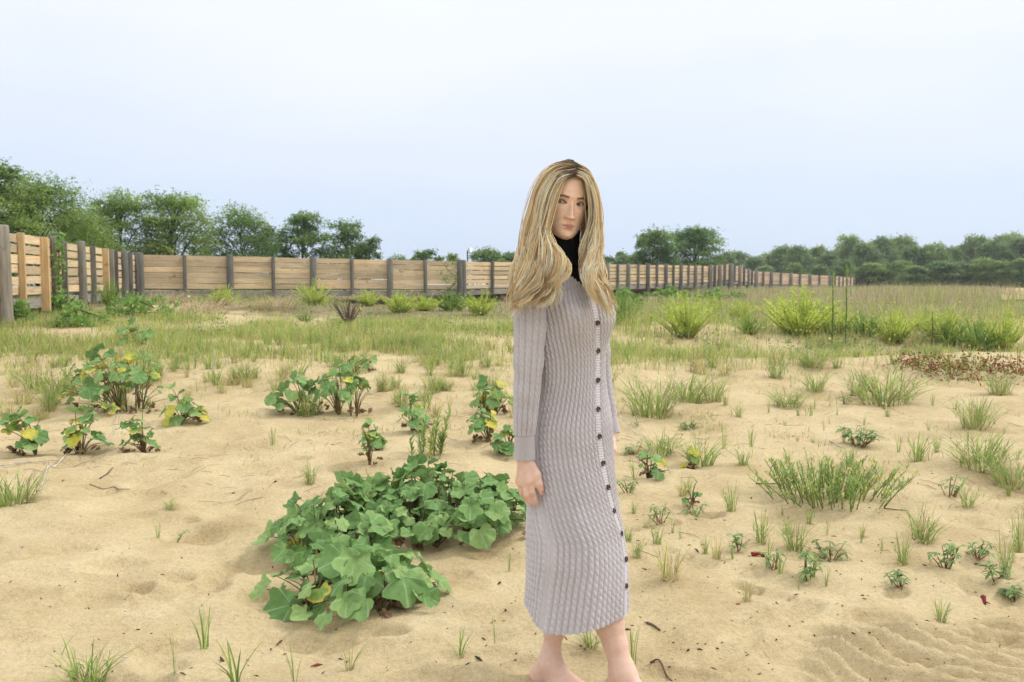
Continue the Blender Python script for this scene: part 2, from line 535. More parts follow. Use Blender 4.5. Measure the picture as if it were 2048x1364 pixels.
def fence_stretch(a, b, topa, topb, posts, label, planks_mat, gap=0.0, group=None, deck_side=1, low=.9, seed=1, extra_drop=0.0):
    """posts: list of (px, kind, width, is_support); a,b nodes; planks span neighbouring posts on the far side"""
    rnd = random.Random(seed)
    za = CAMH + ray(1024, topa)[1] * a[1]
    zb = CAMH + ray(1024, topb)[1] * b[1]
    p0, _ = plan_line(a[0], a, b)
    p1, _ = plan_line(b[0], a, b)
    dirv = (p1 - p0) / np.linalg.norm(p1 - p0)
    nrm = np.array([-dirv[1], dirv[0]])
    if nrm[1] < 0 and deck_side > 0 and abs(nrm[1]) > .3: nrm = -nrm
    if deck_side < 0: nrm = nrm if nrm[0] < 0 else -nrm
    yaw = math.atan2(dirv[1], dirv[0])
    mid = (p0 + p1) / 2
    root = empty('boardwalk_fence', gp(*p0), label, 'fence', group)
    off = np.array(root.location)
    pts = []
    for (px, kind, w, sup) in posts:
        q, t = plan_line(px, a, b)
        pts.append((q, za + (zb - za) * t, kind, w, sup))
    for k, (q, zt, kind, w, sup) in enumerate(pts):
        g = float(ground(*q))
        bot = g - .4 if sup else zt - 1.30 - rnd.random() * .25
        h = zt + (.05 + rnd.random() * .03 if sup else .01) - bot
        bx = 'round' if kind == 'post_pale' or (sup and kind == 'post') else 'box'
        if bx == 'round':
            th = np.linspace(0, 2 * np.pi, 10, endpoint=False)
            zs = np.array([-h / 2, -h / 6, h / 6, h / 2 - .03, h / 2])
            rs = np.array([1.08, 1.02, .98, .95, .80]) * w / 2
            V = []
            for zz, r_ in zip(zs, rs):
                for t_ in th:
                    V.append([zz, math.cos(t_) * r_ * (1 + rnd.uniform(-.06, .06)), math.sin(t_) * r_])
            V = np.array(V)
            i_ = np.arange(4)[:, None] * 10; jj = np.arange(10)[None]; j_2 = (jj + 1) % 10
            F = np.stack([i_ + jj, i_ + j_2, i_ + 10 + j_2, i_ + 10 + jj], -1).reshape(-1, 4)
            V = np.concatenate([V, [[zs[-1] + .01, 0, 0]]])
            T = np.stack([40 + jj[0], 40 + j_2[0], np.full(10, 50)], -1)
            me = mesh_np('post', V, [F, T])
        else:
            me = box_mesh('post', h, w, w * .6, .006)
        o = link('post', me, M[kind], root)
        o.location = (q[0] - off[0], q[1] - off[1], bot + h / 2 - off[2])
        o.rotation_euler = Matrix.Rotation(yaw, 3, 'Z').to_4x4().to_3x3().to_euler()
        Rm = Matrix.Rotation(yaw, 3, 'Z') @ Matrix.Rotation(-math.pi / 2 + rnd.uniform(-.012, .012), 3, 'Y')
        o.rotation_euler = Rm.to_euler()
    # planks
    n0 = nrm * .075
    for k in range(len(pts) - 1):
        (qa, zA, *_), (qb, zB, *_) = pts[k], pts[k + 1]
        L = float(np.linalg.norm(qb - qa))
        key = None
        for r_ in range(NPL):
            ph = PLANK_H + .034 + rnd.uniform(-.014, .010) - gap * 1.6
            pl = L * (1.02 if rnd.random() < .8 else 1.0) - .01
            me = box_mesh('plank', pl, .030, ph, .004)
            o = link('plank', me, planks_mat, root)
            c = (qa + qb) / 2 + n0 + nrm * rnd.uniform(-.006, .006)
            sag = rnd.uniform(-.014, .014)
            z = (zA + zB) / 2 - .085 - r_ * PITCH_Z + sag
            o.location = (c[0] - off[0], c[1] - off[1], z - off[2])
            tilt = math.atan2(zB - zA, L) + rnd.uniform(-.008, .008)
            o.rotation_euler = (Matrix.Rotation(yaw, 3, 'Z') @ Matrix.Rotation(-tilt, 3, 'Y') @ Matrix.Rotation(rnd.uniform(-.05, .05), 3, 'X')).to_euler()
        # deck edge beam, per bay
        o = link('deck_beam', box_mesh('deck_beam', L * .995, .06, .19, .006), M['deck'], root)
        c = (qa + qb) / 2 + nrm * .10
        z = (zA + zB) / 2 - .085 - NPL * PITCH_Z - .07
        o.location = (c[0] - off[0], c[1] - off[1], z - off[2])
        o.rotation_euler = (Matrix.Rotation(yaw, 3, 'Z') @ Matrix.Rotation(-math.atan2(zB - zA, L), 3, 'Y')).to_euler()
        o = link('deck', box_mesh('deck', L, 1.75, .045, 0), M['deck'], root)
        c = (qa + qb) / 2 + nrm * 1.02
        o.location = (c[0] - off[0], c[1] - off[1], z + .15 - off[2])
        o.rotation_euler = (Matrix.Rotation(yaw, 3, 'Z') @ Matrix.Rotation(-math.atan2(zB - zA, L), 3, 'Y')).to_euler()
    return root


def seq(pxs, w_sup, w_in):
    """supports and the thinner posts between them alternate"""
    out = []
    for k, p in enumerate(pxs):
        out.append((p, 'post', w_sup, True) if k % 2 == 0 else (p, 'post', w_in, False))
    return out


nA0, nA1, nB1, nC1, nC2, nD1, nE1, nF1, nG1 = ((-60, 12.4), (277, 27.5), (925, 34.0), (1418, 57.0), (1459, 60.5),
                                                    (1509, 80.0), (1658, 92.0), (1715, 122.0), (1806, 150.0))
fence_stretch(nA0, nA1, 446, 509.5,
              [(-520, 'post', .22, True), (-380, 'post', .15, False), (-260, 'post', .22, True), (-150, 'post', .15, False), (-60, 'post', .2, True), (8, 'post_pale', .27, True), (48, 'post_new', .11, False), (93, 'post_new', .16, False),
               (113, 'post', .13, True), (133, 'post', .11, False), (167, 'post', .20, True), (190, 'post', .12, False),
               (214, 'post_new', .18, False), (226, 'deck', .14, False), (234, 'post', .14, False), (251, 'post', .22, True),
               (263, 'post', .16, False), (277, 'post', .22, True)],
              'near stretch of board fence at far left with gaps, new yellow posts and creeper', M['plank'], .018, deck_side=-1, seed=3)
fence_stretch(nA1, nB1, 509.5, 523,
              [(283, 'post', .24, True)] + [(372, 'post', .15, False), (462, 'post', .24, True), (548, 'post', .15, False), (628, 'post', .24, True),
               (705, 'post', .15, False), (781, 'post', .24, True), (851, 'post', .15, False), (920, 'post', .24, True)],
              'middle stretch of tan board fence on grey posts left of the person', M['plank'], .0, seed=5)
fence_stretch(nB1, nC1, 523, 532,
              seq([927, 985, 1045, 1092, 1135, 1175, 1214, 1235, 1256, 1276, 1295, 1313, 1331, 1346, 1361, 1376, 1390, 1404, 1418], .25, .15),
              'receding stretch of raised board fence just right of the person', M['plank'], .014, seed=7)
fence_stretch(nC1, nC2, 532, 528.5, seq([1419, 1428, 1438, 1448, 1459], .34, .22),
              'short rising bend of board fence ahead of the two right-hand lone trees', M['plank'], .014, seed=8)
fence_stretch(nC2, nD1, 528.5, 543, seq([1461, 1467, 1477, 1486, 1495, 1502, 1509], .38, .24),
              'short steep receding stretch of board fence behind its bend', M['plank_far'], .014, seed=9)
fence_stretch(nD1, nE1, 543, 552, seq([1511, 1525, 1541, 1560, 1580, 1598, 1618, 1637, 1658], .40, .26),
              'far pinkish stretch of board fence facing the camera above the meadow', M['plank_far'], .0, seed=10)
fence_stretch(nE1, nF1, 552, 556.5, seq([1660, 1668, 1676, 1684, 1692, 1699, 1706, 1711, 1715], .34, .24),
              'far receding stretch of board fence with close-set dark posts', M['plank_far'], .0, seed=11)
fence_stretch(nF1, nG1, 556.5, 560.5, seq([1717, 1729, 1741, 1754, 1767, 1779, 1790, 1798, 1806], .40, .26),
              'farthest end of the board fence running up to the right-hand wood', M['plank_far'], .0, seed=12)

# lit lamp on a short pole behind the fence
lp = P(935, 520, 40)
lg = gp(lp[0], 40)
lamp = empty('pole_lamp', lg, 'small lit lamp on a black pole rising behind the fence', 'lamp')
m, n, l, b = mat('black_metal', .5, .4); b.inputs['Base Color'].default_value = (.02, .022, .022, 1); M['black_metal'] = m
m, n, l, b = mat('lit_lens', .3); b.inputs['Base Color'].default_value = (.9, .8, .55, 1)
b.inputs['Emission Color'].default_value = (1, .80, .42, 1); b.inputs['Emission Strength'].default_value = 2.2; M['lens'] = m
ztop = P(935, 501, 40)[2]
mb = MB(); add_tube(mb, [[0, 0, -.3], [0, 0, 1.0], [0, 0, ztop - lg[2]]], .032, 8)
link('pole', mb.mesh('pole', use_col=False), M['black_metal'], lamp)
mb = MB(); add_tube(mb, spline([[0, 0, ztop - lg[2] - .12], [.08, -.02, ztop - lg[2] - .10], [.14, -.03, ztop - lg[2] - .05]], 5), .012, 6)
link('bracket', mb.mesh('bracket', use_col=False), M['black_metal'], lamp)
hx, hz = .14, ztop - lg[2] + .03
mb = MB(); add_tube(mb, [[hx - .07, -.0, hz - .005], [hx - .05, -.01, hz], [hx - .01, -.03, hz], [hx + .012, -.04, hz]], [.04, .085, .10, .10], 12)
housing = link('lamp_housing', mb.mesh('lamp_housing', use_col=False), M['black_metal'], lamp)
mb = MB(); add_tube(mb, [[hx + .016, -.042, hz], [hx + .035, -.05, hz], [hx + .045, -.054, hz]], [.092, .08, .03], 12)
link('lamp_lens', mb.mesh('lamp_lens', use_col=False), M['lens'], housing)


# ------------------------------------------------------------------ trees
def leaves_np(rng, C, N, size, aspect, col):
    """diamond leaflets: centres C, normals N"""
    n_ = len(C)
    r = rng.normal(size=(n_, 3))
    A = np.cross(N, r); A /= np.linalg.norm(A, axis=1)[:, None] + 1e-9
    B = np.cross(N, A); B /= np.linalg.norm(B, axis=1)[:, None] + 1e-9
    s = (size * rng.uniform(.6, 1.3, n_))[:, None]
    V = np.stack([C - A * s, C + B * s * aspect, C + A * s, C - B * s * aspect], 1).reshape(-1, 3)
    F = np.arange(n_ * 4).reshape(-1, 4)
    return V, F, np.repeat(col, 4, axis=0)


def tree_data(seed, H, W, n_clump=26, n_twig=34, n_leaf=11, leaf=.07, base=.30, flat=.55, tones=None, lean=0.0):
    rng = np.random.default_rng(seed)
    tones = tones or [(.065, .125, .030), (.10, .175, .045), (.045, .095, .028)]
    # clump centres on an uneven egg
    cl = []
    for k in range(n_clump):
        f = (k + .5) / n_clump
        zf = base + (1 - base) * (f ** .85) * rng.uniform(.9, 1.02)
        prof = math.sin(math.pi * min(1, .16 + .80 * ((zf - base) / (1 - base)) ** .9)) ** .75
        a = k * 2.4 + rng.uniform(-.5, .5)
        r = W / 2 * prof * rng.uniform(.45, 1.0)
        cl.append([math.cos(a) * r + lean * zf * H, math.sin(a) * r, zf * H * .97 - .10 * W * flat])
    cl = np.array(cl)
    cr_ = W * rng.uniform(.13, .23, n_clump)
    trunk = MB()
    barkc = (.10, .085, .07)
    top = np.array([lean * H * .75, 0, H * .80])
    tp = spline([[0, 0, -.4], [0, 0, 0], [rng.uniform(-.1, .1), 0, H * .22], [lean * H * .4 + rng.uniform(-.15, .15), rng.uniform(-.1, .1), H * .5], top], 12)
    r0 = .018 * H + .03
    add_tube(trunk, tp, np.linspace(r0, r0 * .15, 12), 7, barkc)
    for c in cl:
        z0 = max(H * .12, c[2] - np.hypot(c[0], c[1]) * rng.uniform(.5, .9) - .1 * H)
        i = int(np.argmin(abs(tp[:, 2] - z0)))
        s = tp[i]
        mid = s * .5 + c * .5 + np.array([0, 0, .06 * H])
        add_tube(trunk, spline([s, mid, c], 6), np.linspace(r0 * .34, r0 * .07, 6), 5, barkc)
    # twigs with leaflets
    C, N, K = [], [], []
    t = np.linspace(.1, 1, n_leaf)
    for c, cr1 in zip(cl, cr_):
        n_ = int(n_twig * (cr1 / (W * .18)) ** 2)
        d = rng.normal(size=(n_, 3)); d[:, 2] = d[:, 2] * flat + .12
        d /= np.linalg.norm(d, axis=1)[:, None]
        start = c + d * (cr1 * rng.uniform(.15, .85, n_))[:, None] * np.array([1, 1, flat])
        out = d + .5 * (c - np.array([0, 0, H * .55])) / W
        out /= np.linalg.norm(out, axis=1)[:, None]
        ln = cr1 * rng.uniform(.45, .95, n_)
        pos = start[:, None] + out[:, None] * (ln[:, None] * t)[:, :, None]
        pos[:, :, 2] -= (ln[:, None] * t ** 2) * .35
        pos += rng.normal(scale=leaf * .75, size=pos.shape)
        C.append(pos.reshape(-1, 3))
        nn = rng.normal(size=(n_ * n_leaf, 3)) * .55 + np.array([0, 0, 1]); N.append(nn / np.linalg.norm(nn, axis=1)[:, None])
        w = rng.random()
        tone = np.array(tones[0]) * (1 - w) + np.array(tones[rng.integers(1, len(tones))]) * w
        K.append(tone * rng.uniform(.75, 1.3, (n_ * n_leaf, 1)))
    C, N, K = np.concatenate(C), np.concatenate(N), np.concatenate(K)
    V, F, Kc = leaves_np(rng, C, N, leaf, .42, K)
    return trunk.mesh('trunk'), mesh_np('crown', V, F, Kc, False)


def plant_tree(meshes, x, y, label, group=None, s=(1, 1, 1), rz=0.0, name='tree'):
    r = empty(name, gp(x, y), label, 'tree', group, rz)
    t = link('trunk', meshes[0], M['bark'], r); c = link('crown', meshes[1], M['foliage'], r)
    t.scale = s; c.scale = s
    return r


def tree_px(seed, px, top, wpx, Y, label, base_y=None, group=None, **kw):
    x = ray(px, 500)[0] * Y
    g = float(ground(x, Y))
    H = CAMH + ray(px, top)[1] * Y - g
    W = wpx / FPX * Y * 1.22
    kw['n_twig'] = int(kw.get('n_twig', 34) * 1.7)
    return plant_tree(tree_data(seed, H, W, **kw), x, Y, label, group, name='leafy_tree')


LOC = [(.265, .385, .10), (.37, .48, .135), (.19, .30, .08)]          # locust greens
LOD = [(.18, .295, .09), (.265, .385, .115), (.125, .23, .075)]
tree_px(1, -25, 300, 150, 25, 'tallest locust tree cut by the left edge of the photo', n_clump=30, n_twig=46, leaf=.052, tones=LOC, base=.22)
tree_px(31, -190, 330, 190, 24, 'locust tree beyond the left edge of the photo', n_clump=28, n_twig=40, leaf=.052, tones=LOC, base=.2)
tree_px(32, -360, 340, 200, 25, 'outermost locust tree beyond the left edge of the photo', n_clump=26, n_twig=36, leaf=.052, tones=LOC, base=.2)
tree_px(2, 82, 345, 185, 27, 'broad locust tree behind the near left fence', n_clump=34, n_twig=46, leaf=.052, tones=LOC, base=.22)
tree_px(3, 150, 415, 120, 34, 'low rounded locust behind the creeper-hung post', n_clump=24, n_twig=36, leaf=.06, tones=LOC, base=.15)
tree_px(4, 240, 378, 130, 36, 'light green locust just above the left fence corner', n_clump=30, n_twig=44, leaf=.06, tones=LOC, base=.2)
tree_px(5, 352, 375, 135, 37, 'second light green locust right of the fence corner', n_clump=32, n_twig=44, leaf=.06, tones=LOC, base=.2)
tree_px(6, 478, 415, 120, 41, 'dark green rounded tree above the second fence support', n_clump=28, n_twig=42, leaf=.065, tones=LOD, base=.15)
tree_px(7, 545, 450, 60, 44, 'slim yellowish tree squeezed between two dark trees', n_clump=16, n_twig=26, leaf=.06, tones=LOC, base=.2)
tree_px(8, 606, 415, 85, 44, 'narrow dark tree with pointed tiered top', n_clump=26, n_twig=34, leaf=.07, tones=LOD, base=.15)
tree_px(9, 690, 436, 85, 46, 'dark airy tree with sky showing through', n_clump=22, n_twig=28, leaf=.07, tones=LOD, base=.2)
tree_px(10, 738, 470, 50, 46, 'small low tree at the right end of the left tree group', n_clump=14, n_twig=24, leaf=.065, tones=LOD, base=.2)
tree_px(11, 852, 494, 62, 42, 'low bright green sapling poking over the fence', n_clump=9, n_twig=16, leaf=.085, tones=[(.14, .24, .05), (.19, .29, .07), (.10, .19, .045)], base=.5)
tree_px(12, 905, 508, 40, 50, 'tiny bush top behind the lamp pole', n_clump=8, n_twig=16, leaf=.08, tones=LOC, base=.5)
tree_px(13, 800, 510, 60, 90, 'faint low tree far behind the fence left of the lamp', n_clump=10, n_twig=20, leaf=.13, tones=LOD, base=.3)
tree_px(14, 976, 494, 62, 95, 'dark round distant tree between lamp and hair', n_clump=16, n_twig=30, leaf=.14, tones=LOD, base=.25)
tree_px(15, 1015, 500, 45, 92, 'distant tree partly behind the loose hair', n_clump=12, n_twig=26, leaf=.14, tones=LOD, base=.25)
tree_px(16, 1238, 502, 42, 110, 'small distant tree right of the shoulder hair', n_clump=12, n_twig=26, leaf=.16, tones=LOD, base=.25)
tree_px(17, 1208, 506, 40, 112, 'small distant tree touching the hair', n_clump=12, n_twig=26, leaf=.16, tones=LOD, base=.25)
tree_px(18, 1308, 458, 78, 74, 'left of the two tall lone trees over the right fence', n_clump=24, n_twig=40, leaf=.11, tones=LOD, base=.2)
tree_px(19, 1278, 500, 50, 76, 'low tree at the foot of the lone trees', n_clump=12, n_twig=26, leaf=.11, tones=LOD, base=.2)
tree_px(20, 1390, 449, 104, 78, 'right and taller of the two lone trees with tiered crown', n_clump=30, n_twig=44, leaf=.115, tones=LOD, base=.15, flat=.4)

# the wood at the right: trees that run together, in three ranks
WOOD = [[(.225, .335, .130), (.31, .42, .16), (.165, .26, .11)], [(.265, .37, .12), (.34, .45, .15), (.19, .285, .105)]]
protos = [tree_data(100 + k, 10, 8.0, n_clump=34, n_twig=60, n_leaf=9, leaf=.22, base=.06, tones=WOOD[k % 2]) for k in range(5)]
wl_ = [(1450, 505, 150), (1478, 500, 155), (1510, 510, 140), (1536, 505, 150), (1566, 488, 150), (1600, 492, 145), (1632, 490, 150), (1660, 500, 140),
       (1700, 468, 150), (1735, 480, 140), (1768, 474, 150), (1800, 470, 155), (1828, 488, 130), (1868, 484, 128), (1900, 490, 140), (1932, 488, 150),
       (1956, 468, 150), (1985, 476, 140), (2018, 464, 145), (2050, 468, 140), (2085, 470, 140), (2120, 465, 140),
       (1590, 525, 128), (1530, 530, 125), (1640, 528, 124), (1690, 520, 122), (1745, 525, 118), (1800, 520, 116), (1835, 530, 112), (1885, 520, 112),
       (1925, 525, 112), (1965, 515, 110), (2005, 520, 108), (2045, 515, 106), (2080, 515, 106), (2150, 490, 120)]
rw = random.Random(5)
for k, (px, top, Y) in enumerate(wl_):
    x = ray(px, 500)[0] * Y
    g = float(ground(x, Y))
    H = CAMH + ray(px, top)[1] * Y - g
    s = H / 10
    sw = max(s, .55) * rw.uniform(.75, 1.05)
    if k < 22:
        plant_tree(protos[k % 5], x, Y, 'hazy leafy tree standing in the back rank of the right-hand wood', 'trees of the right-hand wood, back rank', (sw, sw, s), rw.uniform(0, 6.28), 'wood_tree')
    else:
        plant_tree(protos[(k * 3) % 5], x, Y, 'lower tree standing along the front edge of the right-hand wood', 'trees of the right-hand wood, front edge', (sw, sw, s), rw.uniform(0, 6.28), 'wood_tree')

# ------------------------------------------------------------------ grasses and low plants
GREEN = np.array([(.27, .39, .085), (.32, .43, .11), (.37, .47, .13), (.22, .34, .085)])
YELL = np.array([(.54, .55, .15), (.60, .55, .20), (.46, .53, .14)])
STRAW = np.array([(.58, .46, .28), (.50, .38, .23), (.43, .32, .21), (.64, .54, .36)])
PINK = np.array([(.46, .35, .26), (.52, .40, .30), (.38, .29, .22), (.56, .46, .34)])


def pick(rng, pal, n_):
    return pal[rng.integers(0, len(pal), n_)] * rng.uniform(.75, 1.25, (n_, 1))


def blades(base, h, w, az, lean, col, segs=3, rng=None, droop=1.6):
    """curved tapering ribbons: base (n,3), height, width, lean azimuth and amount (horizontal reach / height)"""
    n_ = len(base)
    d = np.stack([np.cos(az), np.sin(az), np.zeros(n_)], 1)
    face = az + np.pi / 2 + (rng.uniform(-.9, .9, n_) if rng is not None else 0)
    s = np.stack([np.cos(face), np.sin(face), np.zeros(n_)], 1)
    t = np.linspace(0, 1, segs + 1)
    Vs = []
    for k, tt in enumerate(t):
        c = base + d * (h * lean * tt ** droop)[:, None]
        zz = h * tt * (1 - .28 * np.clip(lean, 0, 1.6) * tt)
        c = c + np.stack([np.zeros(n_), np.zeros(n_), zz], 1)
        ww = (w * (1 - .55 * tt))[:, None] * .5
        if k == segs:
            Vs.append(c[:, None])
        else:
            Vs.append(np.stack([c - s * ww, c + s * ww], 1))
    V = np.concatenate(Vs, 1)
    m_ = 2 * segs + 1
    F = []
    for k in range(segs - 1):
        F += [[2 * k, 2 * k + 1, 2 * k + 3], [2 * k, 2 * k + 3, 2 * k + 2]]
    F += [[2 * segs - 2, 2 * segs - 1, 2 * segs]]
    F = (np.array(F)[None] + (np.arange(n_) * m_)[:, None, None]).reshape(-1, 3)
    C = np.repeat(col, m_, axis=0)
    return V.reshape(-1, 3), F, C


def tuft_mesh(seed, n_=40, spread=.35, w=.006, pal=GREEN, dry=.2, lean=(.2, 1.1), segs=4, straw_base=True, side=1.0, hmin=.45):
    """a unit-high grass tuft (height 1)"""
    rng = np.random.default_rng(seed)
    a = rng.uniform(0, 2 * np.pi, n_)
    r = spread * rng.random(n_) ** .7 * .45
    base = np.stack([np.cos(a) * r, np.sin(a) * r, np.full(n_, -.04)], 1)
    az = a + rng.normal(scale=.5, size=n_)
    h = rng.uniform(hmin, 1.05, n_)
    col = pick(rng, pal, n_)
    dm = rng.random(n_) < dry
    col[dm] = pick(rng, STRAW, dm.sum())
    V, F, C = blades(base, h, np.full(n_, w) * rng.uniform(.7, 1.3, n_), az, rng.uniform(*lean, n_), col, segs, rng)
    mb = MB(); mb.add(V, F, C)
    # side leaves part way up make the wiry branching look
    k = max(1, int(n_ * side))
    pr = rng.integers(0, n_, k)
    tt = rng.uniform(.2, .65, k)
    d = np.stack([np.cos(az[pr]), np.sin(az[pr]), np.zeros(k)], 1)
    b2 = base[pr] + d * (h[pr] * .45 * tt ** 1.6)[:, None]; b2[:, 2] += h[pr] * tt * .95
    V, F, C = blades(b2, h[pr] * rng.uniform(.2, .45, k), np.full(k, w * .8), az[pr] + rng.normal(scale=1.2, size=k), rng.uniform(.3, 1.2, k), col[pr], 3, rng)
    mb.add(V, F, C)
    if straw_base:
        k = n_ // 2
        a = rng.uniform(0, 2 * np.pi, k)
        base = np.stack([np.cos(a) * spread * .3, np.sin(a) * spread * .3, np.full(k, -.02)], 1)
        V, F, C = blades(base, rng.uniform(.1, .3, k), np.full(k, w), a, rng.uniform(1, 2.4, k), pick(rng, STRAW, k) * .9, 3, rng)
        mb.add(V, F, C)
    return mb.mesh('grass_tuft', False)


# ---- meadow and turf that nobody could count
rng = np.random.default_rng(42)
mb = MB()


def scatter(n_, ylo, yhi, halfang, fn):
    """ground points with density falling with distance, kept where fn(x, y, u) > random"""
    u = rng.random(n_)
    y = ylo * (yhi / ylo) ** u
    x = np.tan(rng.uniform(-halfang, halfang, n_)) * y
    keep = rng.random(n_) < fn(x, y)
    x, y = x[keep], y[keep]
    return np.stack([x, y, ground(x, y) - .01], 1)


def patch(x, y, s, sd):
    return np.clip(vnoise(x / s, y / s, sd) * 2.2 + .5, 0, 1)


# thick short turf at the back of the sand, mostly left of the person
B = scatter(210000, 8.3, 16.5, R(45), lambda x, y: np.clip(patch(x, y, .7, 21) ** 1.4 * 1.2, 0, 1) * sstep(8.4, 11.0, y) * np.where(x < 1.2, 1, .6) * (1 - .88 * np.exp(-((x + 3.4) / 3.4) ** 4 - ((y - 16.9) / 1.7) ** 4)))
n_ = len(B)
k = rng.random(n_)
col = np.where((k < .55)[:, None], pick(rng, GREEN, n_), np.where((k < .85)[:, None], pick(rng, YELL, n_), pick(rng, STRAW, n_)))
V, F, C = blades(B, rng.uniform(.07, .26, n_), rng.uniform(.005, .009, n_), rng.uniform(0, 6.28, n_), rng.uniform(.1, .7, n_), col, 2, rng)
mb.add(V, F, C)
# meadow behind
B = scatter(225000, 12.0, 60, R(45), lambda x, y: np.clip(.15 + patch(x, y, 1.6, 22) * patch(x, y, .8, 25) * 1.3, 0, 1) * np.where((x < 1.5) & (y < 24), .45 * patch(x, y, 1.3, 41) + .1, 1.0) * sstep(12.3, 14.5, y)
            * (1 - .88 * np.exp(-((x + 3.4) / 3.4) ** 4 - ((y - 16.9) / 1.7) ** 4)) * (1 - sstep(-3, 1.5, x - y * .600) * sstep(24, 34, y)) * (1 - .97 * sstep(-6, -4.5, x) * (1 - sstep(11, 14, x)) * np.exp(-((y - np.where(x < -2, 34 + .55 * (x + 2), 34 + 1.52 * np.clip(x + 2, 0, 16)) + 5.5) / 5.5) ** 4)))
n_ = len(B)
k = rng.random(n_)
grn = patch(B[:, 0], B[:, 1], 2.2, 23)
dryf = np.clip(.02 + .46 * (1 - grn) + .35 * sstep(17, 32, B[:, 1]) * sstep(1, 4, B[:, 0]), .15, .9)
col = np.where((k < dryf)[:, None], np.where((rng.random(n_) < .55)[:, None], pick(rng, PINK, n_), pick(rng, STRAW, n_)),
               np.where((rng.random(n_) < .6)[:, None], pick(rng, GREEN, n_), pick(rng, YELL, n_)))
tall = np.where(B[:, 0] > 1.0, 1.0, .55) * np.where((B[:, 0] > -7) & (B[:, 0] < 11) & (B[:, 1] > 19) & (B[:, 1] < 52), .55, 1)
V, F, C = blades(B, rng.uniform(.16, .55, n_) * tall * (1 + .35 * sstep(16, 30, B[:, 1])), rng.uniform(.006, .011, n_) * np.clip(B[:, 1] / 20, .8, 2.2), rng.uniform(0, 6.28, n_), rng.uniform(.1, .6, n_), col, 2, rng)
mb.add(V, F, C)
# far flats up to the wood
B = scatter(45000, 45, 150, R(36), lambda x, y: np.where(x > 5, 1.0, .4) * (1 - sstep(-3, 1.5, x - y * .600)))
n_ = len(B)
col = np.where((rng.random(n_) < .6)[:, None], pick(rng, PINK, n_), pick(rng, GREEN, n_))
V, F, C = blades(B, rng.uniform(.3, .6, n_), rng.uniform(.02, .04, n_) * B[:, 1] / 60, rng.uniform(0, 6.28, n_), rng.uniform(.1, .6, n_), col, 2, rng)
mb.add(V, F, C)
B = scatter(60000, 4.2, 10.5, R(37), lambda x, y: np.clip(patch(x, y, .55, 61) * patch(x, y, .22, 62) * 1.5 - .28, 0, 1) * sstep(4.4, 8.5, y + .9 * sstep(.8, 2.0, x)) * (1 - .9 * sstep(-.3, .1, x) * (1 - sstep(.5, .9, x)) * (1 - sstep(4, 6, y))))
n_ = len(B)
k = rng.random(n_)
col = np.where((k < .40)[:, None], pick(rng, GREEN, n_), np.where((k < .65)[:, None], pick(rng, YELL, n_), pick(rng, STRAW * .85, n_)))
V, F, C = blades(B, rng.uniform(.02, .11, n_), rng.uniform(.003, .006, n_), rng.uniform(0, 6.28, n_), rng.uniform(.2, 1.6, n_), col, 2, rng)
mb.add(V, F, C)
o = link('meadow_grass', mb.mesh('meadow_grass', False), M['blade'])
tag(o, 'mixed green and straw-coloured meadow grass behind the sand', 'grass', kind='stuff')

# thin weeds standing straight up and small yellow flowers in the meadow
mb = MB()
B = scatter(900, 12, 24, R(34), lambda x, y: np.where(x > 1.0, .9, .25))
n_ = len(B)
top = B + np.stack([rng.normal(scale=.05, size=n_), rng.normal(scale=.05, size=n_), rng.uniform(.15, .45, n_)], 1)
nn = rng.normal(size=(n_, 3)); nn[:, 1] -= 1; nn /= np.linalg.norm(nn, axis=1)[:, None]
V, F, C = leaves_np(rng, top, nn, .016, .8, pick(rng, np.array([(.75, .58, .06), (.78, .66, .18), (.75, .72, .55)]), n_))
mb.add(V, F, C)
V, F, C = blades(B, top[:, 2] - B[:, 2], np.full(n_, .004), rng.uniform(0, 6.28, n_), np.full(n_, .02), pick(rng, GREEN, n_), 2, rng)
mb.add(V, F, C)
B = scatter(5000, 11.5, 22, R(36), lambda x, y: patch(x, y, .9, 31) ** 2 * np.where(x > .5, .9, .35))
rep = 9
n_ = len(B)
hh = rng.uniform(.10, .45, n_)
Q = np.repeat(B, rep, axis=0); tt = np.tile(np.linspace(.25, 1, rep), n_) * np.repeat(hh, rep)
Q[:, 2] += tt
Q += rng.normal(scale=.022, size=Q.shape)
nn = rng.normal(size=Q.shape) * .6 + np.array([0, -.2, 1]); nn /= np.linalg.norm(nn, axis=1)[:, None]
V, F, C = leaves_np(rng, Q, nn, .024, .35, np.repeat(pick(rng, np.array([(.10, .19, .06), (.13, .23, .07), (.16, .25, .10)]), n_), rep, axis=0))
mb.add(V, F, C)
o = link('meadow_weeds', mb.mesh('meadow_weeds', False), M['blade'])
tag(o, 'small leafy weeds and tiny yellow flowers among the meadow grass', 'weeds', kind='stuff')


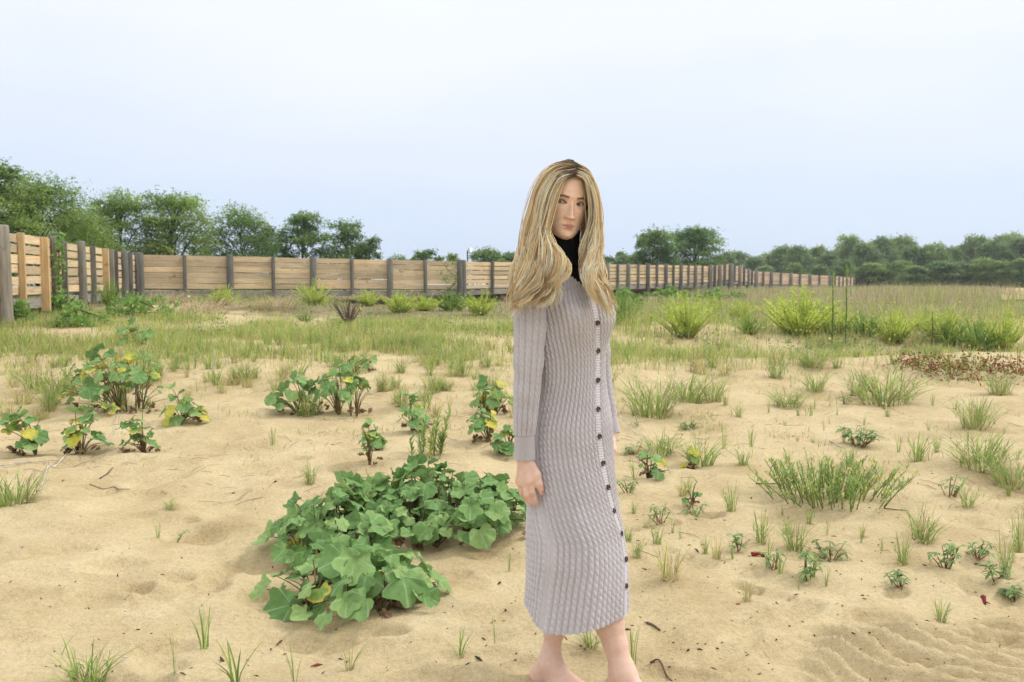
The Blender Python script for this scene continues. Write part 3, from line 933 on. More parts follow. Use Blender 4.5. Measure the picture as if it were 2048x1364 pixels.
# ---- feathery light green bushes
def feather_mesh(seed, n_stem=58, fan=.62, green=((.66, .76, .16), (.72, .82, .21), (.56, .69, .14)), needles=120, stemcol=(.22, .15, .07), nw=.0055):
    """unit high: upright plumes fanning from one foot"""
    rng = np.random.default_rng(seed)
    mb = MB(); pal = np.array(green)
    for s in range(n_stem):
        a = rng.uniform(0, 6.28); q = rng.random() ** .6
        reach = fan * q * .5
        h = (1 - .45 * q ** 2) * rng.uniform(.62, 1.0)
        c = spline([[math.cos(a) * .05 * q, math.sin(a) * .05 * q, -.03], [math.cos(a) * reach * .55, math.sin(a) * reach * .55, h * .45], [math.cos(a) * reach, math.sin(a) * reach, h]], 6)
        c = c + np.array([rng.normal() * .02, rng.normal() * .02, 0])
        V, F, T = tube(c, np.linspace(.007, .002, 6), 3, False)
        lo = np.array(stemcol); hi = pal[rng.integers(len(pal))] * .8
        mb.add(V, F, np.repeat(lo + (hi - lo) * np.linspace(0, 1, 6)[:, None], 3, axis=0))
        t = rng.uniform(.12, 1, needles)
        p = np.stack([np.interp(t, np.linspace(0, 1, 6), c[:, k]) for k in range(3)], 1)
        az = rng.uniform(0, 6.28, needles)
        d = np.stack([np.cos(az) * .62, np.sin(az) * .62, rng.uniform(.5, 1.6, needles)], 1)
        d /= np.linalg.norm(d, axis=1)[:, None]
        ln = rng.uniform(.04, .12, needles) * (1.25 - .95 * t)
        sdv = np.cross(d, rng.normal(size=(needles, 3))); sdv /= np.linalg.norm(sdv, axis=1)[:, None]
        V = np.stack([p - sdv * nw / 2, p + sdv * nw / 2, p + d * ln[:, None]], 1).reshape(-1, 3)
        mb.add(V, np.arange(needles * 3).reshape(-1, 3), np.repeat(pick(rng, pal, needles) * rng.uniform(.85, 1.15), 3, axis=0))
    return mb.mesh('feathery_bush', False)


FB = [feather_mesh(60 + k) for k in range(3)]
FD = [feather_mesh(70 + k, 50, .8, ((.33, .48, .12), (.40, .54, .14), (.27, .42, .10)), 110, (.16, .15, .06), .008) for k in range(2)]


def bush(kind, px, py, top, wpx, label, rz, name='feathery_bush', cat='bush'):
    p = hit(px, py)
    H = (py - top) / FPX * p[1] * 1.22
    W = wpx / FPX * p[1]
    o = link(name, kind, M['blade'], loc=p)
    o.scale = (W / .52, W / .52, H)
    o.rotation_euler = (0, 0, rz)
    return tag(o, label, cat, 'feathery bushes in the meadow')


for k, a in enumerate([
        (FB[0], 515, 604, 552, 95, 'feathery lime-green bush in front of the second fence support from the left corner'),
        (FB[1], 628, 610, 563, 75, 'feathery lime-green bush below the third fence support'),
        (FB[2], 800, 625, 583, 90, 'wide low lime-green bush below the fourth fence support'),
        (FB[0], 848, 622, 588, 70, 'small lime-green bush adjoining the wide low one'),
        (FD[0], 905, 622, 585, 80, 'dark green bush in the shade under the raised fence'),
        (FB[1], 962, 630, 585, 75, 'lime-green bush close left of the sleeve'),
        (FD[1], 1238, 650, 580, 62, 'dark green leafy bush touching the right side of the dress'),
        (FD[0], 1215, 655, 600, 60, 'mid green bush right behind the bodice'),
        (FB[2], 1372, 675, 588, 115, 'lime-green bush with bare reddish stems right of the person'),
        (FB[0], 1600, 668, 580, 175, 'largest lime-green bush in the right meadow'),
        (FB[1], 1665, 668, 610, 90, 'shorter bush leaning on the largest lime-green bush'),
        (FB[2], 1790, 685, 618, 105, 'lime-green bush left of the small yellowish sapling'),
        (FB[0], 1890, 683, 615, 100, 'lime-green bush right of the small yellowish sapling'),
        (FB[1], 2005, 695, 622, 95, 'lime-green bush nearest the right edge of the photo'),
        (FD[1], 1960, 700, 640, 90, 'dark green bush beside the rightmost lime-green bush'),
        (FD[0], 610, 643, 624, 38, 'small round blue-green bush on bare sand before the fence'),
        (FD[1], 220, 612, 560, 40, 'upright leafy weed before the yellow fence post at left'),
        (FB[1], 1560, 640, 590, 60, 'slender lime-green bush left of the largest one'),
        (FB[2], 1480, 640, 600, 70, 'pale lime-green bush midway between the reddish-stemmed and the largest bush'),
        (FD[0], 1730, 672, 628, 80, 'mid green weedy bush right of the two tall stalks'),
        (FB[0], 1425, 625, 590, 60, 'distant lime-green bush below the bend of the fence'),
        (FB[1], 1845, 660, 618, 70, 'lime-green bush directly behind the small sapling'),
        (FB[2], 735, 612, 580, 60, 'low lime-green bush between the third and fourth fence supports'),
        (FB[0], 450, 610, 572, 60, 'low lime-green bush below the fence left of the first big one'),
        (FD[1], 1900, 690, 645, 80, 'mid green weedy bush in front of the lime-green bush at right'),
        (FD[0], 1500, 668, 630, 60, 'small mid green weed bush left of the largest lime-green bush')]):
    bush(*a, rz=k * 1.7)

# pale hummock grass and a dead twiggy shrub
HM = tuft_mesh(81, 150, 1.0, .010, STRAW, .6, (.3, 1.3), 3)
for px, py, top, wpx, lab in [(395, 628, 575, 120, 'pale straw-coloured grass hummock left of the lime-green bushes'), (548, 615, 572, 90, 'straw-coloured grass hummock between two lime-green bushes'),
                              (330, 605, 570, 80, 'greyish straw hummock against the fence corner'), (700, 600, 577, 100, 'dry grass hummock under the plank fence'),
                              (1050, 610, 580, 80, 'dry grass hummock behind the loose hair')]:
    p = hit(px, py)
    o = link('straw_hummock', HM, M['blade'], loc=p)
    o.scale = (wpx / FPX * p[1] / .9, wpx / FPX * p[1] / .9, (py - top) / FPX * p[1])
    tag(o, lab, 'grass', 'straw hummocks along the fence')
mb = MB(); rg = np.random.default_rng(9)
for k in range(46):
    a, r_ = rg.uniform(0, 6.28), rg.random() ** .5 * .5
    add_tube(mb, spline([[0, 0, -.05], [math.cos(a) * r_ * .5, math.sin(a) * r_ * .3, .45], [math.cos(a) * r_, math.sin(a) * r_ * .6, rg.uniform(.7, 1)]], 5), np.linspace(.014, .005, 5), 3, (.19, .135, .115))
p = hit(697, 655)
o = link('dead_shrub', mb.mesh('dead_shrub', False), M['twig'], loc=p); o.scale = (.65, .65, .48)
tag(o, 'bare brown twiggy dead shrub on sand before the fence', 'shrub')


# ---- leafy creepers, tall weeds, sapling
def leafmass(name, pts, rad, n_, size, tones, label, cat, seed, stem=None):
    rg = np.random.default_rng(seed)
    pts = np.asarray(pts, float); base = pts[0].copy(); base[2] = float(ground(base[0], base[1]))
    k = rg.integers(0, len(pts), n_)
    C = pts[k] - base + rg.normal(size=(n_, 3)) * np.asarray(rad) * .55
    nn = rg.normal(size=(n_, 3)) * .6 + np.array([0, -.6, .7]); nn /= np.linalg.norm(nn, axis=1)[:, None]
    V, F, Cc = leaves_np(rg, C, nn, size, .62, pick(rg, np.array(tones), n_))
    root = empty(name, base, label, cat)
    link('foliage', mesh_np('foliage', V, F, Cc, False), M['blade'], root)
    mb = MB(); add_tube(mb, spline(np.concatenate([[[0, 0, -.1]], pts[::max(1, len(pts) // 5)] - base]), 12), .012, 4, (.14, .10, .06))
    link('stem', mb.mesh('stem', False), M['twig'], root)
    return root


CT = [(.17, .31, .07), (.22, .38, .08), (.27, .43, .10)]
q0, t0 = plan_line(112, nA0, nA1)
yA = q0[1] - .12
leafmass('creeper_vine', [P(118, py, yA) for py in range(650, 470, -8)], (.11, .06, .10), 330, .045, CT, 'bright green creeper climbing the post beside the new yellow plank', 'vine', 1)
leafmass('creeper_vine', [P(128 + 10 * math.sin(py), py, yA - .25) for py in range(650, 590, -5)], (.26, .16, .10), 460, .05, CT, 'dense creeper at the foot of the near left fence', 'vine', 2)
q1, _ = plan_line(42, nA0, nA1)
leafmass('creeper_vine', [P(40 + (660 - py) * -.15, py, q1[1] - .3) for py in range(660, 605, -5)], (.22, .14, .09), 420, .05, CT, 'leafy creeper beside the pale round post at the left edge', 'vine', 3)
def thicket(px, py, w_, h_, n_, size, label, sd):
    p = hit(px, py); sc_ = p[1] / FPX; rr_ = np.random.default_rng(sd)
    pts = [p + np.array([0, 0, .05])]
    for k in range(40):
        a_, q_ = rr_.uniform(0, 6.28), rr_.random() ** .5
        x_, y_ = p[0] + math.cos(a_) * q_ * w_ / 2 * sc_, p[1] + math.sin(a_) * q_ * w_ / 3 * sc_
        pts.append(np.array([x_, y_, float(ground(x_, y_)) + h_ * sc_ * (1 - q_ * q_ * .8) * rr_.uniform(.15, .95)]))
    return leafmass('leafy_thicket', pts, (.10, .10, .06), n_, size, CT, label, 'thicket', sd)


thicket(285, 632, 170, 50, 1500, .030, 'broad green thicket at the foot of the left fence corner', 21)
thicket(165, 652, 120, 46, 1100, .030, 'green thicket under the near left fence', 22)
thicket(1330, 602, 120, 34, 1300, .055, 'green scrub under the receding right fence', 23)
thicket(1245, 612, 90, 40, 1100, .05, 'green scrub under the fence beside the hair', 24)
thicket(905, 606, 120, 26, 900, .05, 'dark scrub growing out of the gap under the raised fence', 25)
thicket(1440, 600, 120, 26, 900, .06, 'green scrub before the bend of the right fence', 26)
q2, _ = plan_line(880, nA1, nB1)
leafmass('creeper_vine', [P(900 + 12 * math.sin(py * 2), py, q2[1] - .1) for py in range(590, 525, -4)], (.18, .05, .10), 90, .06, CT, 'thin creeper on the fence left of the hair', 'vine', 4)
for px, py, top, lab in [(1663, 700, 548, 'left of two tall thin weed stalks in the right meadow'), (1690, 692, 536, 'right and taller of two thin weed stalks in the right meadow')]:
    p = hit(px, py)
    H = (py - top) / FPX * p[1]
    rg = np.random.default_rng(px)
    mb = MB()
    add_tube(mb, [[0, 0, -.1], [.01, 0, H * .5], [-.015, 0, H]], [.012, .009, .004], 5, (.13, .17, .06))
    for zc in np.linspace(.04, 1, 90):
        az = rg.uniform(0, 6.28); ln = .06 + .04 * (zc > .88)
        V, F, C = blades(np.array([[-.0, 0, zc * H]]), np.array([ln]), np.array([.012]), np.array([az]), np.array([.9]), pick(rg, GREEN, 1), 2, rg)
        mb.add(V, F, C)
    o = link('tall_weed', mb.mesh('tall_weed', False), M['blade'], loc=p)
    tag(o, lab, 'weed')
p = hit(1862, 700)
rg = np.random.default_rng(8)
sap = empty('sapling', p, 'small yellowish sapling with pinnate leaves between two lime-green bushes', 'sapling')
mb = MB(); H = .60
add_tube(mb, [[0, 0, -.1], [.02, 0, H * .5], [.0, 0, H]], [.014, .01, .005], 5, (.16, .12, .06))
link('stem', mb.mesh('stem', False), M['twig'], sap)
mb = MB()
for k in range(13):
    a = k * 2.4; z0 = H * (.35 + .65 * k / 12); L = .26
    for q in np.linspace(.15, 1, 11):
        cx = math.cos(a) * L * q; cy = math.sin(a) * L * q; cz = z0 + .12 * q - .20 * q * q
        for sg in (-1, 1):
            V, F, C = leaves_np(rg, np.array([[cx - math.sin(a) * .03 * sg, cy + math.cos(a) * .03 * sg, cz]]), np.array([[.2 * rg.normal(), .2 * rg.normal() - .2, 1]]), .030, .34, pick(rg, np.array([(.26, .30, .05), (.20, .27, .05)]), 1))
            mb.add(V, F, C)
link('foliage', mb.mesh('foliage', False), M['blade'], sap)

# ---- grass tufts on the sand
TF = [tuft_mesh(200 + k, 60, .55, .022, GREEN, .16) for k in range(3)] + [tuft_mesh(210 + k, 34, .4, .024, GREEN, .12, (.15, .8)) for k in range(2)] \
    + [tuft_mesh(220 + k, 9, .22, .036, GREEN, .05, (.05, .7), straw_base=False, side=.15, hmin=.7) for k in range(3)] + [tuft_mesh(230 + k, 110, .8, .020, GREEN, .2, (.3, 1.2)) for k in range(2)] \
    + [tuft_mesh(240 + k, 40, .5, .022, np.concatenate([GREEN, YELL, YELL]), .35, (.15, .8)) for k in range(3)]


def tuft(k, px, py, hpx, wpx, label, group='grass tufts on the sand'):
    p = hit(px, py)
    H = hpx / FPX * p[1] * 1.25; W = wpx / FPX * p[1] * 1.1
    o = link('grass_tuft', TF[k], M['blade'], loc=p)
    o.scale = (W * .85, W * .85, H)
    o.rotation_euler = (0, 0, (px * 7.3) % 6.28)
    return tag(o, label, 'grass', group)


for a in [
        (8, 1308, 832, 92, 120, 'tallest grass tuft on the sand right of the sleeve, yellow at its foot'),
        (8, 1372, 803, 66, 100, 'dense dark green tuft behind the tallest tuft right of the dress'),
        (0, 1425, 798, 56, 70, 'tuft at the right end of the three joined tufts beside the dress'),
        (10, 1450, 748, 40, 55, 'round tuft below the lime-green bush with reddish stems'),
        (1, 1552, 754, 52, 60, 'upright tuft on the dune crest below the largest lime-green bush'),
        (8, 1577, 815, 34, 80, 'low dark spreading tuft alone on smooth sand'),
        (5, 1622, 836, 28, 30, 'tiny dark sprout right of the low spreading tuft'),
        (0, 1632, 782, 46, 70, 'pale tuft on the sand below the crest edge'),
        (9, 1625, 735, 46, 70, 'tuft straddling the crest edge of the dune'),
        (8, 1765, 805, 78, 150, 'widest blue-green grass mass below the red plants'),
        (1, 1715, 790, 60, 70, 'left shoulder of the widest blue-green grass mass'),
        (0, 1400, 928, 62, 110, 'grass tuft behind the round-leaved seedling by the far cuff'),
        (0, 1325, 905, 48, 110, 'thin tuft level with the far cuff'),
        (3, 1486, 938, 38, 60, 'low splayed tuft right of the round-leaved seedling'),
        (5, 1447, 898, 58, 30, 'few single blades standing right of the thin tuft'),
        (5, 1502, 888, 45, 40, 'wispy pair of blades on open sand mid right'),
        (3, 1835, 921, 62, 80, 'open tuft right of the dark five-leaved plant'),
        (9, 1950, 860, 66, 80, 'grey-green tuft near the right edge below the crest'),
        (8, 1965, 940, 74, 130, 'sprawling tuft below the grey-green one near right edge'),
        (9, 2025, 968, 66, 100, 'sprawling tuft cut close to the right edge'),
        (3, 1462, 1032, 60, 56, 'fresh upright tuft below the splayed tuft'),
        (4, 1522, 1080, 74, 62, 'V-shaped tuft left of its fuller twin'),
        (1, 1590, 1094, 72, 76, 'fuller twin tuft below the willow-leaved plant'),
        (1, 1845, 1075, 78, 100, 'bright green tuft right of the willow-leaved plant'),
        (4, 1805, 1125, 64, 60, 'yellowish tuft just in front of the bright green tuft'),
        (11, 1340, 1172, 84, 90, 'yellow-green tuft between dress hem and footprints'),
        (4, 1882, 1243, 52, 60, 'lone dark tuft above the sand furrows'),
        (5, 1265, 1326, 84, 66, 'broad-bladed sprout beside the front foot'),
        (3, 1180, 1300, 46, 90, 'tuft showing between the two bare legs'),
        (4, 2038, 1082, 110, 50, 'upright tuft cut by the right edge'),
        (4, 2010, 1160, 120, 56, 'tall thin tuft before the one cut by the right edge'),
        (9, 2000, 790, 52, 60, 'bright tuft under the red plants at right'),
        (0, 1255, 1090, 36, 36, 'small tuft peeping out behind the placket'),
        (3, 620, 962, 54, 54, 'blue-green tuft left of the big leafy mound'),
        (5, 545, 886, 40, 36, 'small tuft alone on the sand, mid left'),
        (5, 315, 1068, 38, 34, 'small sprout beside the tiny seedling at left'),
        (3, 340, 1013, 26, 46, 'low sprig above the small sprout at left'),
        (8, 28, 1008, 84, 120, 'dense tuft at the left edge beside the white runner'),
        (5, 410, 1292, 92, 90, 'three-bladed sprout in the left foreground sand'),
        (5, 350, 1366, 108, 40, 'single long blade pair at the bottom edge'),
        (6, 470, 1380, 84, 150, 'splayed long blades at the bottom edge left of centre'),
        (7, 590, 1385, 90, 60, 'thin curved blades at the bottom edge below the leafy plant'),
        (3, 165, 1372, 96, 170, 'large dark tuft at the bottom left corner'),
        (4, 190, 1370, 70, 120, 'shorter leaning tuft overlapping the bottom left one'),
        (6, 700, 1345, 60, 90, 'sparse fallen blades below the front leafy plant'),
        (5, 990, 1294, 84, 36, 'long single blade left of the dress hem'),
        (7, 920, 1322, 50, 80, 'thin creeping blades left of the rear foot'),
        (5, 1018, 1142, 44, 30, 'two dry thin blades left of the skirt'),
        (10, 1400, 715, 40, 90, 'wide tuft on the crest below the reddish-stemmed bush'),
        (5, 1395, 925, 60, 40, 'bluish blades rising from the middle of the tufts by the far cuff'),
        (3, 1700, 930, 40, 50, 'thin sprig behind the willow-leaved plant'),
        (5, 1560, 1150, 44, 50, 'pale thin blades among the seedlings low right'),
        (4, 1935, 1010, 50, 60, 'wispy tuft right of the willow-leaved plant'),
        (3, 290, 760, 60, 70, 'tuft behind the yellow leaf of the big left plant'),
        (1, 110, 800, 70, 90, 'loose tuft left of the big left plant'),
        (1, 70, 780, 60, 90, 'loose yellowish tuft near the left edge'),
        (4, 620, 700, 60, 40, 'tall tuft in the turf before the dead shrub'),
        (11, 690, 750, 44, 60, 'yellowed tuft above the mid-left leafy plants')]:
    tuft(*a)

rg = np.random.default_rng(77)
cnt = 0
specs = []
while cnt < 290:
    px = rg.uniform(-20, 2068); py = 685 + 160 * rg.random() ** 1.5
    if 1030 < px < 1215: continue
    if px > 1230 and (py > 745 or rg.random() < .62): continue
    if py > 780 and rg.random() < .35: continue
    if 330 < px < 540 and py > 800: continue
    k = int(rg.choice([3, 4, 10, 11, 12, 5, 1, 0]))
    hp = rg.uniform(24, 62) * (.55 + .5 * (py - 690) / 150)
    specs.append((hp, k, px, py, hp * rg.uniform(.8, 1.6)))
    cnt += 1
specs.sort(reverse=True)
for hp, k, px, py, wp in specs[:165]:
    tuft(k, px, py, hp, wp, 'one of the small yellow-green tufts scattered in the sandy band before the meadow' if px < 1220 else 'one of the small tufts scattered along the dune crest right of the person',
         'small tufts in the sandy band' if px < 1220 else 'small tufts along the crest')
mb = MB()
for hp, k, px, py, wp in specs[165:]:              # the smallest ones, joined
    me = TF[k]; nv = len(me.vertices)
    co = np.zeros(nv * 3, np.float32); me.vertices.foreach_get('co', co); co = co.reshape(-1, 3)
    cc = np.zeros(nv * 4, np.float32); me.color_attributes['Col'].data.foreach_get('color', cc)
    ix = np.zeros(len(me.loops), np.int32); me.loops.foreach_get('vertex_index', ix)
    p = hit(px, py); an_ = (px * 7.3) % 6.28
    W, H = wp / FPX * p[1] * 1.1 * .85, hp / FPX * p[1] * 1.25
    x_ = (co[:, 0] * math.cos(an_) - co[:, 1] * math.sin(an_)) * W; y_ = (co[:, 0] * math.sin(an_) + co[:, 1] * math.cos(an_)) * W
    mb.add(np.stack([x_ + p[0], y_ + p[1], co[:, 2] * H + p[2]], 1), ix.reshape(-1, 3), cc.reshape(-1, 4)[:, :3])
tag(link('tiny_tufts', mb.mesh('tiny_tufts', False), M['blade']), 'tiniest grass tufts sprinkled between the others before the meadow', 'grass', kind='stuff')

cnt = 0
while cnt < 70:                                   # thin sprigs strewn over the open sand at the right
    px = rg.uniform(1250, 2060); py = 790 + 430 * rg.random() ** 1.3
    if float(vnoise(px / 170., py / 110., 81)) < -.02: continue
    hp = rg.uniform(22, 52) * (.6 + .5 * (py - 790) / 430)
    tuft(int(rg.choice([5, 6, 7, 3, 4, 11])), px, py, hp, hp * rg.uniform(.6, 1.1), 'one of the thin grass sprigs strewn between the larger tufts on the right-hand sand', 'thin sprigs on the right-hand sand')
    cnt += 1


# ---- broad-leaved plants, every large leaf its own piece
def leaf_mesh(seed, nseg=22, lobed=.12):
    """unit leaf: stalk at origin, tip along +Y, about 1 long; heart shaped with shallow lobes, cupped"""
    rg = np.random.default_rng(seed)
    th = np.linspace(-np.pi, np.pi, nseg, endpoint=False) + np.pi / nseg
    ph = rg.uniform(0, 6.28)
    r = .52 * (1 + lobed * np.cos(5 * th) + .05 * np.sin(9 * th + ph)) * (1 - .50 * np.exp(-((abs(th) - np.pi) / .30) ** 2)) * (1 + .10 * np.cos(th))
    ox, oy = np.sin(th) * r * 1.10, .42 + np.cos(th) * r
    V = [[0, .18, 0]]
    for f in (.5, 1.0):
        for k in range(nseg):
            x, y = ox[k] * f, .18 + (oy[k] - .18) * f
            q = math.hypot(x, y - .35)
            z = (-.55 + .45 * (seed % 3)) * q * q + .22 * abs(x) * f + (.075 * math.sin(3 * th[k] + ph) + .05 * math.sin(7 * th[k] + 2 * ph)) * f * f
            V.append([x, y, z])
    F3 = [[0, 1 + k, 1 + (k + 1) % nseg] for k in range(nseg)]
    F4 = [[1 + k, 1 + nseg + k, 1 + nseg + (k + 1) % nseg, 1 + (k + 1) % nseg] for k in range(nseg)]
    return mesh_np('leaf', np.array(V), [np.array(F3)[:, ::-1], np.array(F4)[:, ::-1]])


def leaf_material(name, stops, edge=None):
    m, n, l, b = mat(name, .62, .22)
    tc = n.new('ShaderNodeTexCoord'); oi = n.new('ShaderNodeObjectInfo')
    sp = n.new('ShaderNodeSeparateXYZ'); l.new(tc.outputs['Object'], sp.inputs[0])
    r = ramp_node(n, l, oi.outputs['Random'], stops)
    nz = noise_node(n, l, tc.outputs['Object'], 4, 3)
    v = ramp_node(n, l, nz.outputs['Fac'], [(.3, (.78, .80, .75)), (.7, (1.12, 1.1, 1.1))])
    c = mix_node(n, l, 1, r.outputs[0], v.outputs[0], 'MULTIPLY')
    # veins fan out from the stalk
    at = n.new('ShaderNodeMath'); at.operation = 'ARCTAN2'
    l.new(sp.outputs['X'], at.inputs[0])
    yo = n.new('ShaderNodeMath'); yo.operation = 'SUBTRACT'; yo.inputs[1].default_value = .12
    l.new(sp.outputs['Y'], yo.inputs[0]); l.new(yo.outputs[0], at.inputs[1])
    mu = n.new('ShaderNodeMath'); mu.operation = 'MULTIPLY'; mu.inputs[1].default_value = 2.9
    l.new(at.outputs[0], mu.inputs[0])
    co = n.new('ShaderNodeMath'); co.operation = 'COSINE'; l.new(mu.outputs[0], co.inputs[0])
    co2 = n.new('ShaderNodeMath'); co2.operation = 'ABSOLUTE'; l.new(co.outputs[0], co2.inputs[0])
    vr = ramp_node(n, l, co2.outputs[0], [(.982, (0, 0, 0)), (.999, (1, 1, 1))])
    vv = mix_node(n, l, vr.outputs[0], c.outputs[0], (.42, .52, .30))
    vf = mix_node(n, l, .55, c.outputs[0], vv.outputs[0])
    out = vf
    if edge:
        ln = n.new('ShaderNodeVectorMath'); ln.operation = 'DISTANCE'; ln.inputs[1].default_value = (0.05, .38, 0)
        l.new(tc.outputs['Object'], ln.inputs[0])
        n2 = noise_node(n, l, tc.outputs['Object'], 3, 2)
        a2 = n.new('ShaderNodeMath'); a2.operation = 'MULTIPLY_ADD'; a2.inputs[1].default_value = .9
        l.new(n2.outputs['Fac'], a2.inputs[0]); l.new(ln.outputs['Value'], a2.inputs[2])
        er = ramp_node(n, l, a2.outputs[0], [(.82, (0, 0, 0)), (.98, (1, 1, 1))])
        out = mix_node(n, l, er.outputs[0], vf.outputs[0], edge)
    l.new(out.outputs[0], b.inputs['Base Color'])
    tr = n.new('ShaderNodeBsdfTranslucent'); l.new(out.outputs[0], tr.inputs['Color'])
    ms = n.new('ShaderNodeMixShader'); ms.inputs[0].default_value = .28
    l.new(b.outputs[0], ms.inputs[1]); l.new(tr.outputs[0], ms.inputs[2])
    l.new(ms.outputs[0], n['Material Output'].inputs[0])
    return m


GST = [(0, (.145, .28, .085)), (.5, (.21, .365, .12)), (1, (.32, .47, .165))]
M['leaf'] = leaf_material('broad_leaf', GST)
M['leaf_edge'] = leaf_material('yellow_edged_leaf', [(0, (.24, .40, .10)), (1, (.33, .46, .10))], (.62, .52, .09))
M['leaf_yellow'] = leaf_material('yellow_leaf', [(0, (.60, .52, .07)), (1, (.68, .60, .10))], (.40, .46, .09))
M['leaf_dead'] = leaf_material('dead_leaf', [(0, (.20, .11, .055)), (1, (.34, .20, .11))])
LM = {}
for key in ('leaf', 'leaf_edge', 'leaf_yellow', 'leaf_dead'):
    LM[key] = []
    for k in range(8):
        me = leaf_mesh(300 + k, lobed=.03 + .022 * k)
        me.materials.append(M[key]); LM[key].append(me)
for me in LM['leaf_dead']:
    rg2 = np.random.default_rng(5)
    for v in me.vertices:
        v.co.z += rg2.normal() * .14; v.co.x *= .62


def frame(nrm, spin):
    nrm = Vector(nrm).normalized()
    q = nrm.to_track_quat('Z', 'Y').to_matrix()
    return q @ Matrix.Rotation(spin, 3, 'Z')


def broad_plant(ctr, rx, ry, H, n_leaf, size, label, seed, yellow=.03, edge=.06, dead=8, rot=0.0, hole=0.0):
    rg = np.random.default_rng(seed)
    root = empty('broadleaf_plant', ctr, label, 'plant', 'broad-leaved plants on the sand')
    stem = MB()
    c0 = np.array(ctr, float)
    nst = max(1, n_leaf // 12)
    roots = [np.array([rg.uniform(-.6, .6) * rx, rg.uniform(-.6, .6) * ry]) for _ in range(nst)]
    cr_, sr_ = math.cos(rot), math.sin(rot)
    for k in range(n_leaf):
        a = k * 2.39996 + rg.uniform(-.4, .4)
        q = math.sqrt((k + .5) / n_leaf) * rg.uniform(.88, 1.08)
        lx, ly = math.cos(a) * q * rx, math.sin(a) * q * ry
        x, y = lx * cr_ - ly * sr_, lx * sr_ + ly * cr_
        g = float(ground(c0[0] + x, c0[1] + y)) - c0[2]
        dome = math.sqrt(max(0, 1 - (q * .93) ** 2))
        lay = 1 - rg.random() ** 2.2 * .75
        z = g + max(.03, H * (.16 + .84 * dome) * lay * rg.uniform(.80, 1.18) * (1 + .7 * float(vnoise((c0[0] + x) / .16, (c0[1] + y) / .16, 51))))
        out = np.array([math.cos(a) / rx * cr_ - math.sin(a) / ry * sr_, math.cos(a) / rx * sr_ + math.sin(a) / ry * cr_])
        out = out / (np.linalg.norm(out) + 1e-9)
        tilt = .25 + .75 * q
        nv = np.array([out[0] * tilt + rg.normal() * .42, out[1] * tilt + rg.normal() * .42 - .18, 1.0])
        spin_dir = math.atan2(out[1], out[0])
        s = rg.uniform(*size) * rg.choice([.55, .8, 1, 1, 1.15])
        u_ = rg.random()
        low = lay < .45
        key = 'leaf_yellow' if u_ < yellow else ('leaf_edge' if u_ < yellow + edge + (.06 if low else 0) else 'leaf')
        Rm = frame(nv, spin_dir - math.pi / 2 + rg.normal() * .5)
        o = link('leaf', LM[key][int(rg.integers(8))], None, root)
        tipv = Rm @ Vector((0, s * .42, 0))
        pos = Vector((x, y, z)) - tipv
        o.location = pos
        o.rotation_euler = Rm.to_euler()
        o.scale = (s * rg.uniform(.85, 1.1), s, s)
        rb = min(roots, key=lambda p_: (p_[0] - lx) ** 2 + (p_[1] - ly) ** 2)
        rbx, rby = rb[0] * cr_ - rb[1] * sr_, rb[0] * sr_ + rb[1] * cr_
        gz = float(ground(c0[0] + rbx, c0[1] + rby)) - c0[2]
        add_tube(stem, spline([[rbx, rby, gz - .02], [rbx * .6 + x * .4, rby * .6 + y * .4, gz * .5 + z * .55 + .01], list(pos)], 5),
                 np.linspace(.0042, .0020, 5), 4, (.16, .17, .07) if rg.random() < .6 else (.22, .12, .07))
    link('stem', stem.mesh('stem'), M['twig'], root)
    for k in range(dead):
        a = rg.uniform(0, 6.28); q = rg.uniform(.3, 1.0)
        lx, ly = math.cos(a) * rx * q, math.sin(a) * ry * q
        x, y = lx * cr_ - ly * sr_, lx * sr_ + ly * cr_
        g = float(ground(c0[0] + x, c0[1] + y)) - c0[2]
        o = link('dead_leaf', LM['leaf_dead'][int(rg.integers(8))], None, root)
        s = rg.uniform(*size) * rg.uniform(.45, .75)
        o.location = (x, y, g + .012 + rg.random() * H * .18)
        o.rotation_euler = frame((rg.normal() * .5, rg.normal() * .5, 1), rg.uniform(0, 6.28)).to_euler()
        o.scale = (s, s, s)
    return root


